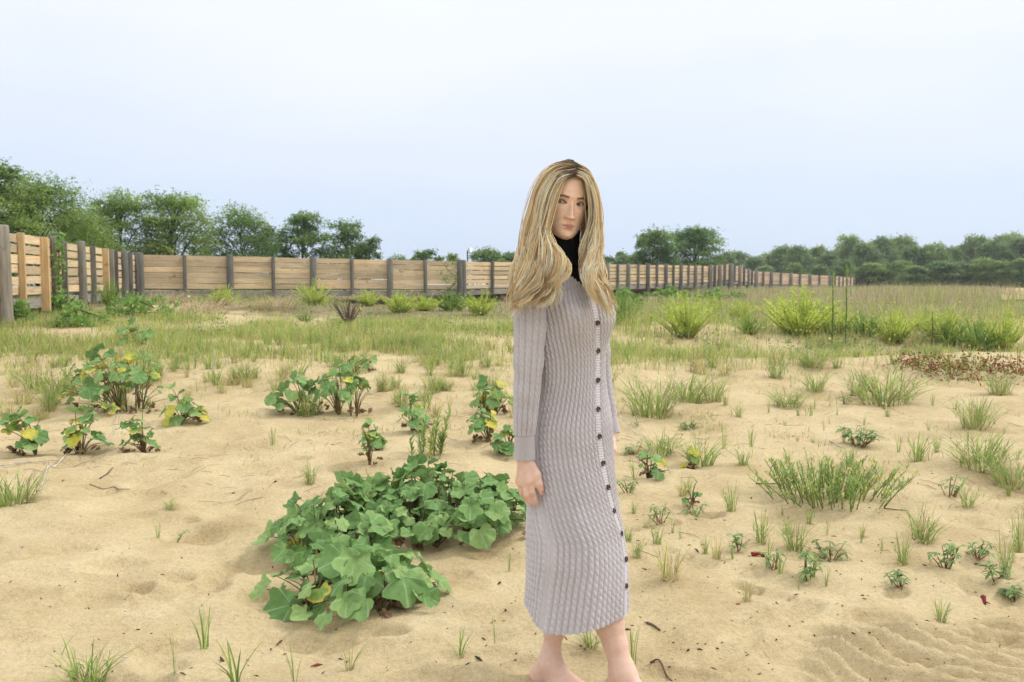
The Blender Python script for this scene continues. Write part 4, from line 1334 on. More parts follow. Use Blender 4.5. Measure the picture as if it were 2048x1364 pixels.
c = hit(868, 1050)
broad_plant(c, .52, .36, .23, 300, (.062, .098), 'big mound of grey-green heart-shaped leaves just left of the dress', 1, 0, .01, 36)
c = hit(672, 1092)
broad_plant(c, .29, .36, .20, 150, (.070, .110), 'left shoulder of the leafy mound, leaves reaching toward the camera', 2, .0, .01, 10)
c = hit(718, 1200)
broad_plant(c, .37, .25, .15, 62, (.085, .135), 'front sprawling plant with the largest lobed leaves and one yellow-edged leaf', 3, .0, .03, 8)
for px, py, wpx, hpx, nl, sz, lab, sd, ye in [
        (232, 822, 210, 100, 46, (.13, .19), 'large broad-leaved plant at left with a big yellow leaf', 4, .07),
        (52, 905, 80, 62, 12, (.13, .19), 'small leafy plant nearest the left edge with a yellow-green leaf', 5, .1),
        (165, 902, 90, 66, 15, (.12, .17), 'small leafy plant with half-yellow leaf before the large left one', 6, .1),
        (277, 900, 80, 66, 12, (.11, .16), 'small plant with a brown withered leaf before the large left one', 7, 0),
        (368, 842, 90, 56, 13, (.12, .17), 'small plant with yellow leaf at the right foot of the large left one', 8, .2),
        (585, 828, 120, 62, 18, (.13, .19), 'straggling leafy plant mid left above the open sand', 9, .05),
        (682, 828, 130, 82, 22, (.13, .20), 'taller leafy plant with bright yellow leaf mid left', 10, .12),
        (985, 828, 90, 60, 16, (.13, .18), 'leafy plant close left of the sleeve', 11, .12),
        (832, 868, 60, 66, 11, (.11, .16), 'narrow upright plant above the leafy mound', 12, .05),
        (747, 900, 44, 40, 6, (.11, .15), 'two-leaved plant left of the narrow upright one', 13, .2),
        (965, 885, 66, 44, 8, (.12, .17), 'pale green plant left of the cuff', 14, .1),
        (1015, 905, 60, 50, 8, (.11, .15), 'plant with yellow leaf partly behind the cuff', 15, .15),
        (738, 930, 40, 70, 5, (.09, .13), 'tall thin plant rising at the back of the leafy mound', 16, .05),
        (270, 690, 70, 40, 10, (.15, .22), 'dark leafy plant in the turf far left', 17, 0),
        (712, 742, 90, 36, 9, (.13, .18), 'sparse leafy plant in the middle sandy band', 18, .05),
        (865, 712, 24, 16, 3, (.12, .16), 'single yellow-leaved sprout in the turf', 19, .7),
        (1305, 955, 76, 56, 10, (.085, .12), 'round-leaved seedling right of the far hand', 20, .12),
        (1383, 935, 34, 28, 3, (.08, .11), 'sprout with one yellow leaf right of the round-leaved seedling', 21, .4),
        (1385, 1015, 40, 40, 4, (.06, .08), 'tiny leafy sprout below the round-leaved seedling', 22, .0)]:
    c = hit(px, py)
    sc_ = c[1] / FPX
    broad_plant(c, wpx / 2 * sc_ * .95, wpx / 2 * sc_ * .7, hpx * sc_ * 1.1, int(nl * 1.7), (sz[0] * .56, sz[1] * .60), lab, sd, ye * .8, .08, 4 + nl // 3)


# ---- seedlings with whorled narrow leaflets, and the willow-leaved plant
def lance_plant(name, px, py, wpx, hpx, n_stem, whorl, leaf, label, seed, pal, upright=.3, width=.30):
    rg = np.random.default_rng(seed)
    p = hit(px, py); sc_ = p[1] / FPX
    root = empty(name, p, label, 'plant', 'leafy seedlings on the sand')
    sm_, lf = MB(), MB()
    pal = np.array(pal)
    for s in range(n_stem):
        a = rg.uniform(0, 6.28); r_ = wpx / 2 * sc_ * rg.random() ** .6 * .9
        h = hpx * sc_ * rg.uniform(.35, 1.0)
        b0 = np.array([math.cos(a) * r_ * (.35 if whorl else .80), math.sin(a) * r_ * (.3 if whorl else .75), -.01])
        t1 = np.array([math.cos(a) * r_ * 1.15 + rg.normal() * .02, math.sin(a) * r_ * .9 + rg.normal() * .03, h])
        cc = spline([np.array([0, 0, -.015]) if n_stem < 6 else b0, (b0 + t1) / 2 + [0, 0, h * .08], t1], 6)
        add_tube(sm_, cc, np.linspace(.0032, .0014, 6), 4, (.24, .13, .07) if upright < .5 else (.20, .24, .08))
        lv = ([1.0] if rg.random() < .4 else [.55, 1.0]) if whorl else np.linspace(.10, 1, 12)
        for t in lv:
            c = np.array([np.interp(t, np.linspace(0, 1, 6), cc[:, q]) for q in range(3)])
            nl = whorl if whorl else 2
            a0 = rg.uniform(0, 6.28)
            for q in range(nl):
                az = a0 + q * 6.283 / nl * (.75 if whorl else 1) + rg.normal() * .35
                el = rg.uniform(-.30, .55) if whorl else rg.uniform(.35, 1.2)
                d = np.array([math.cos(az) * math.cos(el), math.sin(az) * math.cos(el), math.sin(el)])
                sdv = np.cross(d, [0, 0, 1.0]); sdv /= np.linalg.norm(sdv) + 1e-9
                L = leaf * (.85 if whorl else 1) * rg.uniform(.5, 1.15); w = L * width
                dr = np.array([0, 0, -.25 * L]) if whorl else np.zeros(3)
                V = np.array([c, c + d * L * .4 - sdv * w * .5, c + d * L * .4 + sdv * w * .5, c + d * L * .75 - sdv * w * .36 + dr * .5, c + d * L * .75 + sdv * w * .36 + dr * .5, c + d * L + dr])
                V[:, 2] += np.array([0, .004, .004, .002, .002, 0])
                lf.add(V, np.array([[0, 2, 1], [1, 2, 4], [1, 4, 3], [3, 4, 5]]), pick(rg, pal, 1)[0])
    link('stem', sm_.mesh('stem'), M['twig'], root)
    link('foliage', lf.mesh('foliage', False), M['blade'], root)
    return root


DKG = [(.17, .29, .10), (.22, .34, .12), (.25, .38, .13)]
for k, a in enumerate([
        (1718, 888, 70, 36, 22, 5, .085, 'dense dark five-leaved plant on open sand at right'),
        (1377, 852, 40, 16, 7, 5, .07, 'low five-leaved seedling below the three joined tufts'),
        (1390, 1030, 50, 30, 6, 5, .05, 'five-leaved seedling with red stems right of the skirt'),
        (1478, 1098, 60, 40, 5, 5, .065, 'leggy five-leaved seedling beside the red fallen leaf'),
        (1548, 1142, 46, 36, 6, 5, .055, 'five-leaved seedling left of the forked one'),
        (1612, 1158, 70, 48, 8, 5, .06, 'forked five-leaved seedling above the furrows'),
        (1660, 1112, 60, 40, 7, 5, .055, 'five-leaved seedling under the twin tufts'),
        (1803, 1178, 44, 26, 5, 6, .055, 'star-shaped six-leaved seedling on bare sand'),
        (1890, 1140, 80, 50, 9, 5, .06, 'five-leaved seedling patch right of the bright green tuft'),
        (1955, 1110, 40, 44, 5, 5, .055, 'five-leaved seedling left of the tall thin tuft'),
        (1258, 992, 44, 30, 6, 5, .05, 'small whorled seedling right of the skirt button row'),
        (1270, 910, 46, 26, 4, 4, .065, 'drooping four-leaved seedling beside the far cuff'),
        (1278, 852, 24, 18, 2, 5, .06, 'reddish seedling right of the far sleeve'),
        (350, 1072, 30, 20, 2, 3, .04, 'tiny two-leaved seedling on the left sand'),
        (1770, 822, 30, 40, 3, 4, .06, 'thin seedling below the widest grass mass'),
        (1690, 815, 40, 26, 6, 4, .06, 'wilted grey seedling left of the widest grass mass'),
        (1320, 1050, 60, 36, 6, 4, .05, 'pale whorled seedling among footprints by the skirt'),
        (1900, 985, 70, 44, 8, 4, .06, 'bluish seedlings left of the tuft at the right edge'),
        (2030, 1190, 40, 40, 6, 5, .06, 'dark five-leaved seedling at the right edge'),
        (1990, 1165, 40, 44, 5, 5, .06, 'five-leaved seedling in front of the tall thin tuft')]):
    px, py, w_, h_, ns, wh, lf_, lab = a
    lance_plant('seedling', px, py, w_, h_, ns, wh, lf_, lab, 400 + k, DKG)
WL = [(.26, .40, .11), (.31, .46, .14), (.22, .35, .11), (.55, .50, .12)]
lance_plant('willow_leaved_plant', 1655, 1000, 310, 74, 120, 0, .044, 'wide clump of upright narrow bright leaves on the sand at right', 500, WL, .9, .19)
lance_plant('willow_leaved_plant', 850, 915, 110, 84, 14, 0, .07, 'spindly plants with narrow leaves at the back of the leafy mound', 501, WL, .9, .22)

# red-leaved ground plants along the crest at right
REDL = np.array([(.26, .055, .03), (.32, .08, .04), (.22, .05, .03), (.18, .10, .04)])
for k, (px, py, w_, lab) in enumerate([(1835, 738, 70, 'leftmost reddish low plant on the crest'), (1905, 752, 90, 'reddish-green low plant above the widest grass mass'),
                                       (1960, 742, 110, 'brightest red low plant on the crest'), (2035, 750, 90, 'red low plant cut by the right edge')]):
    p = hit(px, py); sc_ = p[1] / FPX
    rg = np.random.default_rng(600 + k)
    n_ = 420
    C = np.stack([rg.normal(size=n_) * w_ * sc_ * .36, rg.normal(size=n_) * .22, rg.random(n_) ** 1.4 * .15 + .01], 1)
    C[:, 2] += ground(C[:, 0] + p[0], C[:, 1] + p[1]) - p[2]
    nn = rg.normal(size=(n_, 3)) + np.array([0, -.4, .8]); nn /= np.linalg.norm(nn, axis=1)[:, None]
    mixg = rg.random(n_) < (.6 if k == 1 else .30)
    cc = pick(rg, REDL, n_); cc[mixg] = pick(rg, GREEN * .8, mixg.sum())
    V, F, Cc = leaves_np(rg, C, nn, .019, .5, cc)
    root = empty('red_plant', p, lab, 'plant', 'red plants on the crest')
    link('foliage', mesh_np('foliage', V, F, Cc, False), M['blade'], root)
    mb = MB()
    for q in range(14):
        e = C[rg.integers(n_)]
        add_tube(mb, spline([[e[0] * .4, e[1] * .4, -.02], [e[0] * .7, e[1] * .7, e[2] * .7], e], 4), .004, 3, (.22, .07, .04))
    link('stem', mb.mesh('stem'), M['twig'], root)

mb = MB()
B = scatter(9000, 3.2, 11, R(37), lambda x, y: np.clip(patch(x, y, .6, 71) * 1.2 - .25, 0, 1) * sstep(3.2, 6, y) * .7)
for p in B[:1100]:
    a_ = rng.uniform(0, 6.28); L = rng.uniform(.02, .09)
    e = np.array([math.cos(a_), math.sin(a_), 0]) * L
    q = np.array([p - e, p + [0, 0, .012], p + e * rng.uniform(.4, 1)])
    q[:, 2] = ground(q[:, 0], q[:, 1]) + np.array([.002, .008, .002])
    add_tube(mb, q, [.0011, .0016, .0008], 3, pick(rng, np.array([(.42, .31, .18), (.52, .42, .27), (.26, .17, .10)]), 1)[0])
tag(link('dead_stalks', mb.mesh('dead_stalks', False), M['twig']), 'short dead stalks and straw scattered on the sand', 'litter', kind='stuff')

# ---- dead runners, sticks, litter
def stick(name, pxs, rad, colr, label, cat='twig', lift=.004):
    pts = []
    for q in pxs:
        p = hit(q[0], q[1])
        p[2] += lift + (q[2] if len(q) > 2 else 0)
        pts.append(p)
    pts = np.array(pts); base = pts[0].copy()
    mb = MB()
    s = spline(pts - base, max(6, 4 * len(pts)))
    s[:, 2] = np.maximum(s[:, 2], ground(s[:, 0] + base[0], s[:, 1] + base[1]) - base[2] + rad * .4)
    add_tube(mb, s, np.linspace(rad, rad * .55, len(s)), 5, colr)
    o = link(name, mb.mesh(name), M['twig'], loc=base)
    return tag(o, label, cat)


WH = (.55, .50, .44)
stick('dry_runner', [(140, 900, .03), (110, 930, .015), (97, 940, .01), (75, 985), (30, 1021)], .0055, WH, 'long whitish dry runner from the small left plant down to the left')
stick('dry_runner', [(0, 932, .01), (50, 926, .008), (100, 924, .012), (118, 928)], .0045, WH, 'short horizontal whitish runner crossing the long one')
stick('dry_runner', [(172, 770, .22), (176, 800, .10), (184, 820, .03), (187, 842)], .005, WH, 'whitish runner hanging in front of the large left plant')
stick('dry_runner', [(247, 775, .18), (240, 810, .05), (232, 850), (216, 890)], .0045, WH, 'second whitish runner below the large left plant')
stick('dry_runner', [(272, 775, .16), (268, 800, .05), (262, 826)], .0045, WH, 'short whitish runner right of the second one')
stick('dry_runner', [(1240, 848, .05), (1268, 860, .02), (1300, 870)], .004, WH, 'thin pale runner beside the far cuff')
stick('dry_runner', [(835, 836, .02), (870, 866, .005), (905, 880), (935, 895)], .004, WH, 'thin pale runner right of the narrow upright plant')
DK = (.14, .10, .07)
stick('dry_twig', [(200, 950), (213, 943), (226, 936)], .005, DK, 'short dark twig on the left sand above the long one')
stick('dry_twig', [(180, 958), (205, 964), (235, 968), (270, 968)], .004, (.25, .19, .12), 'long thin brown twig on the left sand')
stick('dry_twig', [(1294, 1245), (1305, 1252), (1320, 1264)], .006, DK, 'thick dark twig right of the dress hem')
stick('dry_twig', [(1300, 1330), (1318, 1330), (1335, 1345), (1356, 1364)], .0035, DK, 'bent dark twig beside the front foot')
stick('dry_twig', [(1660, 880), (1675, 893), (1690, 898)], .005, WH, 'pale twig left of the dark five-leaved plant')
stick('dry_twig', [(1512, 974), (1545, 972), (1580, 966)], .004, DK, 'dark twig entering the willow-leaved clump from the left')
stick('dry_twig', [(1768, 1018), (1790, 1020), (1815, 1022)], .003, DK, 'thin dark twig above the bright green tuft')
stick('dry_twig', [(1950, 1115), (1975, 1118), (1995, 1119)], .004, DK, 'dark twig among the seedlings near the right edge')
stick('dry_twig', [(790, 1130, .02), (820, 1140), (850, 1150)], .006, (.19, .13, .10), 'brown woody runner under the front sprawling plant')
stick('red_leaf', [(1503, 1113, .004), (1518, 1116, .010), (1530, 1119)], .012, (.26, .03, .03), 'crumpled dark red fallen leaf on the sand at right', 'leaf')
stick('red_leaf', [(1965, 1188), (1968, 1197, .008), (1970, 1204)], .010, (.22, .03, .05), 'small wine-red fallen leaf near the right edge', 'leaf')

rg = np.random.default_rng(31)
mb = MB()
for k in range(950):
    px, py = rg.uniform(-20, 2070), 800 + 600 * rg.random() ** .8
    if px < 1000 and rg.random() < .62: continue
    a, b_ = ray(px, py)
    # depth by the smooth profile, no need for exactness here
    Y = 2.0 + 0
    p = hit(px, py) if k % 1 == 0 else None
    s = rg.uniform(.0018, .0048) * (1 + (rg.random() < .05) * 1.0)
    cc = [(.05, .04, .03), (.12, .07, .04), (.22, .14, .08), (.30, .06, .04), (.6, .56, .5)][int(rg.choice(5, p=[.4, .25, .2, .10, .05]))]
    e = np.array([rg.uniform(-1, 1), rg.uniform(-1, 1), .15]); e /= np.linalg.norm(e)
    L = s * rg.uniform(1, 3.2)
    add_tube(mb, np.array([p - e * L, p + [0, 0, s * .4], p + e * L]) + [0, 0, s * .3], [s * .25, s * .6, s * .2], 4, cc)
o = link('sand_litter', mb.mesh('sand_litter'), M['twig'])
tag(o, 'tiny dark seeds, chips and twig crumbs strewn on the sand', 'litter', kind='stuff')

# sandy track beyond the meadow at the right
t_ = np.linspace(26, 110, 60)
xl = t_ * .600 - .2; xr = t_ * .600 + 4.5 + (t_ - 26) * .03
mbV = []
for f in np.linspace(0, 1, 7):
    xx = xl * (1 - f) + xr * f
    mbV.append(np.stack([xx, t_, ground(xx, t_) + .06 + .04 * math.sin(f * 3.14)], 1))
V = np.stack(mbV, 1).reshape(-1, 3)
i = np.arange(59)[:, None] * 7; j = np.arange(6)[None]
F = np.stack([i + j, i + j + 1, i + 7 + j + 1, i + 7 + j], -1).reshape(-1, 4)
m, n, l, b = mat('track_sand', .95, .1)
geo = n.new('ShaderNodeNewGeometry')
nz = noise_node(n, l, geo.outputs['Position'], 1.5, 5)
rc = ramp_node(n, l, nz.outputs['Fac'], [(.3, (.46, .32, .20)), (.7, (.58, .43, .28))])
l.new(rc.outputs[0], b.inputs['Base Color'])
tag(link('sandy_track', mesh_np('sandy_track', V, F), m), 'bare sandy track at the right edge before the wood', kind='structure')

# ------------------------------------------------------------------ the person
BY = 2.60                                     # depth of the body axis
person = empty('person', [0.12, BY, float(ground(.12, BY))], 'person in long lilac-grey cable-knit dress standing barefoot on the sand, looking at the camera', 'person')
P0 = np.array(person.location)


def pl(name, me, material, parent=None):
    """a mesh given in world coordinates, hung under the person"""
    o = link(name, me, material, parent or person)
    o.location = (0, 0, 0) if parent else tuple(-P0)
    return o


class Field:
    """signed distance grid; surface by naive surface nets"""
    def __init__(self, lo, hi, h):
        self.lo = np.array(lo, float); self.h = h
        self.n = np.ceil((np.array(hi) - self.lo) / h).astype(int) + 1
        self.f = np.full(self.n, .2, np.float32)

    def _sub(self, lo, hi):
        a = np.clip(((lo - self.lo) / self.h).astype(int), 0, self.n - 1)
        b = np.clip(((hi - self.lo) / self.h).astype(int) + 2, 1, self.n)
        ax = [self.lo[k] + self.h * np.arange(a[k], b[k]) for k in range(3)]
        return tuple(slice(a[k], b[k]) for k in range(3)), ax

    def _put(self, sl, d, k):
        cur = self.f[sl]
        hh = np.maximum(k - np.abs(cur - d), 0) / k
        self.f[sl] = np.minimum(cur, d) - hh * hh * k * .25

    def cone(self, a, b, ra, rb, k=.02):
        a = np.asarray(a, float); b = np.asarray(b, float)
        pad = max(ra, rb) + k + 2 * self.h
        sl, (X, Y, Z) = self._sub(np.minimum(a, b) - pad, np.maximum(a, b) + pad)
        ab = b - a; L2 = ab @ ab + 1e-12
        x = (X - a[0])[:, None, None]; y = (Y - a[1])[None, :, None]; z = (Z - a[2])[None, None, :]
        t = np.clip((x * ab[0] + y * ab[1] + z * ab[2]) / L2, 0, 1)
        d = np.sqrt((x - t * ab[0]) ** 2 + (y - t * ab[1]) ** 2 + (z - t * ab[2]) ** 2) - (ra + t * (rb - ra))
        self._put(sl, d.astype(np.float32), k)

    def chain(self, pts, rs, k=.02):
        for i in range(len(pts) - 1):
            self.cone(pts[i], pts[i + 1], rs[i], rs[i + 1], k)

    def ell(self, c, r, Rm, k=.02):
        c = np.asarray(c, float); r = np.asarray(r, float)
        pad = r.max() + k + 2 * self.h
        sl, (X, Y, Z) = self._sub(c - pad, c + pad)
        q = np.stack(np.meshgrid(X - c[0], Y - c[1], Z - c[2], indexing='ij'), -1) @ np.asarray(Rm)
        k0 = np.linalg.norm(q / r, axis=-1); k1 = np.linalg.norm(q / r ** 2, axis=-1) + 1e-9
        self._put(sl, (k0 * (k0 - 1) / k1).astype(np.float32), k)

    def surface(self):
        f = self.f; s = f < 0
        cnt = np.zeros(np.array(f.shape) - 1, np.uint8)
        offs = [(a, b, c) for a in (0, 1) for b in (0, 1) for c in (0, 1)]
        sh = cnt.shape
        for (a, b, c) in offs:
            cnt += s[a:a + sh[0], b:b + sh[1], c:c + sh[2]]
        act = np.nonzero((cnt > 0) & (cnt < 8))
        idx = np.full(sh, -1, np.int64); idx[act] = np.arange(len(act[0]))
        I = np.stack(act, 1)
        acc = np.zeros((len(I), 3)); num = np.zeros(len(I))
        for o1 in offs:
            for ax in range(3):
                if o1[ax] == 0:
                    o2 = list(o1); o2[ax] = 1
                    v1 = f[I[:, 0] + o1[0], I[:, 1] + o1[1], I[:, 2] + o1[2]]
                    v2 = f[I[:, 0] + o2[0], I[:, 1] + o2[1], I[:, 2] + o2[2]]
                    mk = (v1 < 0) != (v2 < 0)
                    t = np.where(mk, v1 / np.where(mk, v1 - v2, 1), 0)
                    p = np.array(o1, float)[None] + np.zeros((len(I), 3)); p[:, ax] += t
                    acc += p * mk[:, None]; num += mk
        V = (I + acc / num[:, None]) * self.h + self.lo
        Q = []
        for ax in range(3):
            sl1 = [slice(1, -1)] * 3; sl2 = [slice(1, -1)] * 3
            sl1[ax] = slice(0, -1); sl2[ax] = slice(1, None)
            a, b = s[tuple(sl1)], s[tuple(sl2)]
            e = np.nonzero(a != b)
            E = np.stack(e, 1)
            flip = a[e]
            u, w = [(1, 2), (2, 0), (0, 1)][ax]
            base = E.copy(); base[:, u] += 1; base[:, w] += 1    # edge start corner in grid coords
            qs = []
            for du, dw in ((-1, -1), (0, -1), (0, 0), (-1, 0)):
                c = base.copy(); c[:, u] += du; c[:, w] += dw
                qs.append(idx[c[:, 0], c[:, 1], c[:, 2]])
            q = np.stack(qs, 1)
            q[~flip] = q[~flip][:, ::-1]
            Q.append(q)
        return V, np.concatenate(Q)


# ---- joints (photo pixels + depth)
shR, elR, wrR = P(1058, 548, 2.50), P(1060, 715, 2.475), P(1050, 912, 2.47)
shL, elL, wrL = P(1182, 552, 2.73), P(1196, 715, 2.77), P(1221, 868, 2.715)
FWD_U = np.array([.70, -.71, 0])              # the way the chest faces
hipR, knR, anR = P(1118, 860, 2.56), P(1112, 1085, 2.60), P(1100, 1325, 2.575)
hipL, knL, anL = P(1160, 860, 2.63), P(1188, 1085, 2.575), P(1246, 1342, 2.475)
neck0, neck1 = P(1122, 530, 2.605), P(1124, 466, 2.600)

fld = Field((-.16, 2.20, -.06), (.62, 2.92, 1.48), .0030)
# trunk, neck
fld.cone(P(1130, 600, 2.605), P(1138, 760, 2.60), .085, .080, .05)
fld.cone(P(1138, 760, 2.60), P(1142, 860, 2.60), .085, .095, .05)
fld.cone(shR + [.01, .01, -.03], shL + [-.01, -.01, -.03], .038, .038, .04)
fld.cone(neck0 + [0, 0, -.02], neck1 + [.004, -.008, .03], .046, .044, .03)
# arms
for a, b, c in ((shR, elR, wrR),):
    fld.chain([a + [.012, .012, -.012], a * .5 + b * .5, b], [.030, .029, .026], .02)
    fld.chain([b, b * .6 + c * .4, c], [.026, .0245, .0215], .02)
armL = [P(1182, 560, 2.73), P(1188, 650, 2.755), P(1190, 700, 2.765), P(1194, 750, 2.765), P(1203, 800, 2.752), P(1214, 840, 2.735), wrL]
fld.chain(armL, [.036, .034, .031, .029, .027, .024, .0215], .02)
# legs
fld.chain([hipR, knR], [.075, .050], .03)
fld.chain([knR, P(1108, 1180, 2.605), P(1108, 1262, 2.597), P(1103, 1300, 2.585), anR], [.047, .044, .0310, .0255, .0258], .02)
fld.chain([hipL, knL], [.075, .052], .03)
fld.chain([knL, P(1205, 1190, 2.535), P(1218, 1245, 2.515), P(1231, 1290, 2.497), P(1239, 1320, 2.485), anL], [.050, .050, .0450, .0350, .0305, .0290], .02)


def foot(an, d):
    """ankle point, heading; sole on the ground"""
    d = np.array([d[0], d[1], 0.]); d /= np.linalg.norm(d); s = np.array([d[1], -d[0], 0])
    g = float(ground(an[0] + .05 * d[0], an[1] + .05 * d[1])) - .010
    z = lambda h: np.array([0, 0, g + h])
    A = np.array([an[0], an[1], 0])
    fld.cone(an, A - d * .040 + z(.028), .028, .026, .03)
    fld.cone(A - d * .040 + z(.028), A + d * .05 + z(.022), .028, .024, .03)
    fld.cone(an + np.array([0, 0, -.01]), A + d * .10 + z(.032), .028, .020, .04)
    for o_, L in ((-.028, .148), (-.012, .160), (.008, .165), (.026, .163)):
        fld.cone(A + d * .03 + s * o_ * .4 + z(.024), A + d * (L - .035) + s * o_ + z(.018), .020, .015, .02)
    for q, (o_, L, r_) in enumerate(((.030, .190, .0125), (.010, .187, .0085), (-.006, .180, .008), (-.020, .171, .0078), (-.033, .160, .0075))):
        b0 = A + d * (L - .05) + s * o_ * .95 + z(.016)
        fld.chain([b0, A + d * (L - .022) + s * o_ + z(.016), A + d * L + s * o_ * 1.03 + z(r_ * .9)], [r_ * 1.15, r_ * 1.05, r_ * .9], .004)


foot(anR, (.80, -.60)); foot(anL, (.74, -.67))


def hand(wr, kn, mids, tips, th, rw, mir=1):
    """wrist, four knuckles, finger middles and tips, thumb chain"""
    for k_ in kn:
        fld.cone(wr, k_, .017, .0125, .012)
    fld.cone(kn[0], kn[3], .0125, .0105, .010)
    for q in range(4):
        r_ = (.0098, .0100, .0094, .0082)[q]
        m1, m2 = mids[q]
        fld.chain([kn[q], m1, m2, tips[q]], [r_ * 1.08, r_, r_ * .92, r_ * .74], .0035)
    fld.chain(th, [.0165, .0135, .0108, .0082][:len(th)], .009)


D0 = 2.468
kn = [P(1060, 962, D0 - .016), P(1050, 968, D0 - .012), P(1042, 968, D0 + .006), P(1039, 963, D0 + .026)]
mids = [(P(1064, 984, D0 - .020), P(1068, 996, D0 - .012)), (P(1053, 990, D0 - .018), P(1060, 1001, D0 - .008)),
        (P(1045, 987, D0 + .004), P(1053, 999, D0 + .014)), (P(1042, 979, D0 + .026), P(1049, 990, D0 + .036))]
tips = [P(1072, 1007, D0 - .001), P(1067, 1007, D0 + .006), P(1060, 1004, D0 + .026), P(1055, 996, D0 + .046)]
thumb = [P(1062, 932, D0 - .004), P(1073, 950, D0 - .012), P(1078, 968, D0 - .016), P(1083, 985, D0 - .012)]
hand(wrR, kn, mids, tips, thumb, .02)
D1 = 2.70
knl = [P(1222, 906, D1 - .026), P(1220, 909, D1 - .008), P(1218, 909, D1 + .010), P(1216, 906, D1 + .026)]
midl = [(P(1224, 922, D1 - .026), P(1222, 931, D1 - .020)), (P(1222, 926, D1 - .006), P(1220, 936, D1)), (P(1220, 925, D1 + .010), P(1218, 934, D1 + .014)), (P(1216, 920, D1 + .028), P(1214, 928, D1 + .030))]
tipl = [P(1219, 939, D1 - .012), P(1217, 945, D1 + .004), P(1215, 942, D1 + .018), P(1212, 935, D1 + .032)]
hand(wrL, knl, midl, tipl, [P(1222, 884, D1 - .02), P(1224, 900, D1 - .042), P(1222, 916, D1 - .048), P(1219, 930, D1 - .046)], .02)
bV, bF = fld.surface()
del fld

# ---- head: horizontal slices with sculpted front
YAW, PIT, ROL = R(15), R(5), R(6.5)
f0 = np.array([math.sin(YAW), -math.cos(YAW), 0]); x0 = np.array([math.cos(YAW), math.sin(YAW), 0]); z0 = np.array([0, 0, 1.])
hf = f0 * math.cos(PIT) - z0 * math.sin(PIT); hu_ = z0 * math.cos(PIT) + f0 * math.sin(PIT)
hu = hu_ * math.cos(ROL) + x0 * math.sin(ROL); hx_ = x0 * math.cos(ROL) - hu_ * math.sin(ROL)
HO = P(1143.5, 407, 2.512) - hf * .076
HM3 = np.stack([hx_, hf, hu], 1)               # local (x, f, u) -> world


def hw(p):
    return np.asarray(p, float) @ HM3.T + HO


U = np.array([.119, .117, .110, .095, .070, .040, .010, -.02, -.045, -.068, -.086, -.098, -.106, -.110])
Wt = np.array([.002, .018, .036, .055, .0675, .0715, .0705, .0675, .0625, .0530, .0415, .0300, .0180, .004])
Ft = np.array([-.005, .018, .038, .060, .0765, .0825, .0820, .0775, .0765, .0770, .0780, .0775, .0720, .058])
Bt = np.array([-.02, -.040, -.065, -.088, -.101, -.104, -.098, -.088, -.070, -.042, -.015, .005, .028, .050])


def cub(u, T):
    o_ = np.argsort(U)
    return np.interp(u, U[o_], T[o_])


us = np.concatenate([np.linspace(.119, .05, 46)[:-1], np.linspace(.05, -.110, 190)])
kk = np.hanning(9); kk /= kk.sum()


def sm(v):
    return np.convolve(np.pad(v, 4, mode='edge'), kk, 'valid')


W_, F_, B_ = sm(cub(us, Wt)), sm(cub(us, Ft)), sm(cub(us, Bt))
# angle: 0 = front; finer in front
q = np.linspace(-1, 1, 260, endpoint=False)
th = np.pi * (.55 * q + .45 * q ** 3)
cx, sx_ = np.cos(th), np.sin(th)
ex = 2.25
sc = lambda v, e: np.sign(v) * np.abs(v) ** (2 / e)
X = W_[:, None] * sc(sx_, ex)[None]
mid_ = ((F_ + B_) / 2)[:, None]
Fy = mid_ + ((F_ - B_) / 2)[:, None] * sc(cx, ex)[None]
Uu = np.repeat(us[:, None], len(th), 1)
front = sstep(.1, .6, cx)[None]


def g2(x, u, x_, u_, sxx, suu):
    return np.exp(-((x - x_) / sxx) ** 2 - ((u - u_) / suu) ** 2)


ax_ = np.abs(X)
D = np.zeros_like(X)
D += -.0125 * g2(ax_, Uu, .029, .001, .0165, .0105) + .0038 * g2(ax_, Uu, .026, .0195, .020, .0075)
D += -.004 * g2(ax_, Uu, .0, .006, .009, .009)
tn = np.clip((.010 - Uu) / .052, 0, 1)                                    # nose: 0 at the bridge, 1 at the tip
nh = (.004 + .0205 * tn ** 1.15) * sstep(.024, .002, Uu) * sstep(-.0545, -.0445, Uu)
D += nh * np.exp(-(ax_ / (.0062 + .0042 * tn ** 2)) ** 2.2)
D += .0085 * g2(ax_, Uu, .0118, -.0435, .0055, .0055) - .004 * g2(ax_, Uu, .0058, -.0500, .0035, .0025)
D += .0040 * g2(ax_, Uu, .043, -.022, .018, .014) - .0035 * g2(ax_, Uu, .040, -.058, .014, .016)
D += .0050 * g2(X, Uu, 0, -.0680, .024, .015)
D += -.0018 * g2(X, Uu, 0, -.0560, .0035, .0045)
lipw = .0225
shape_u = .0012 * np.cos(np.clip(X / .008, -np.pi, np.pi)) * .6
upl = g2(X, Uu, 0, -.0642, .0165, .0036); lol = g2(X, Uu, 0, -.0735, .0140, .0046)
crease = np.exp(-((Uu + .0688 + .0011 * np.cos(X / .0075)) / .0013) ** 2) * sstep(lipw, lipw - .006, ax_)
D += .0042 * upl + .0052 * lol - .0036 * crease
D += -.0030 * g2(X, Uu, 0, -.0830, .014, .0045) + .0052 * g2(X, Uu, 0, -.0970, .015, .010)
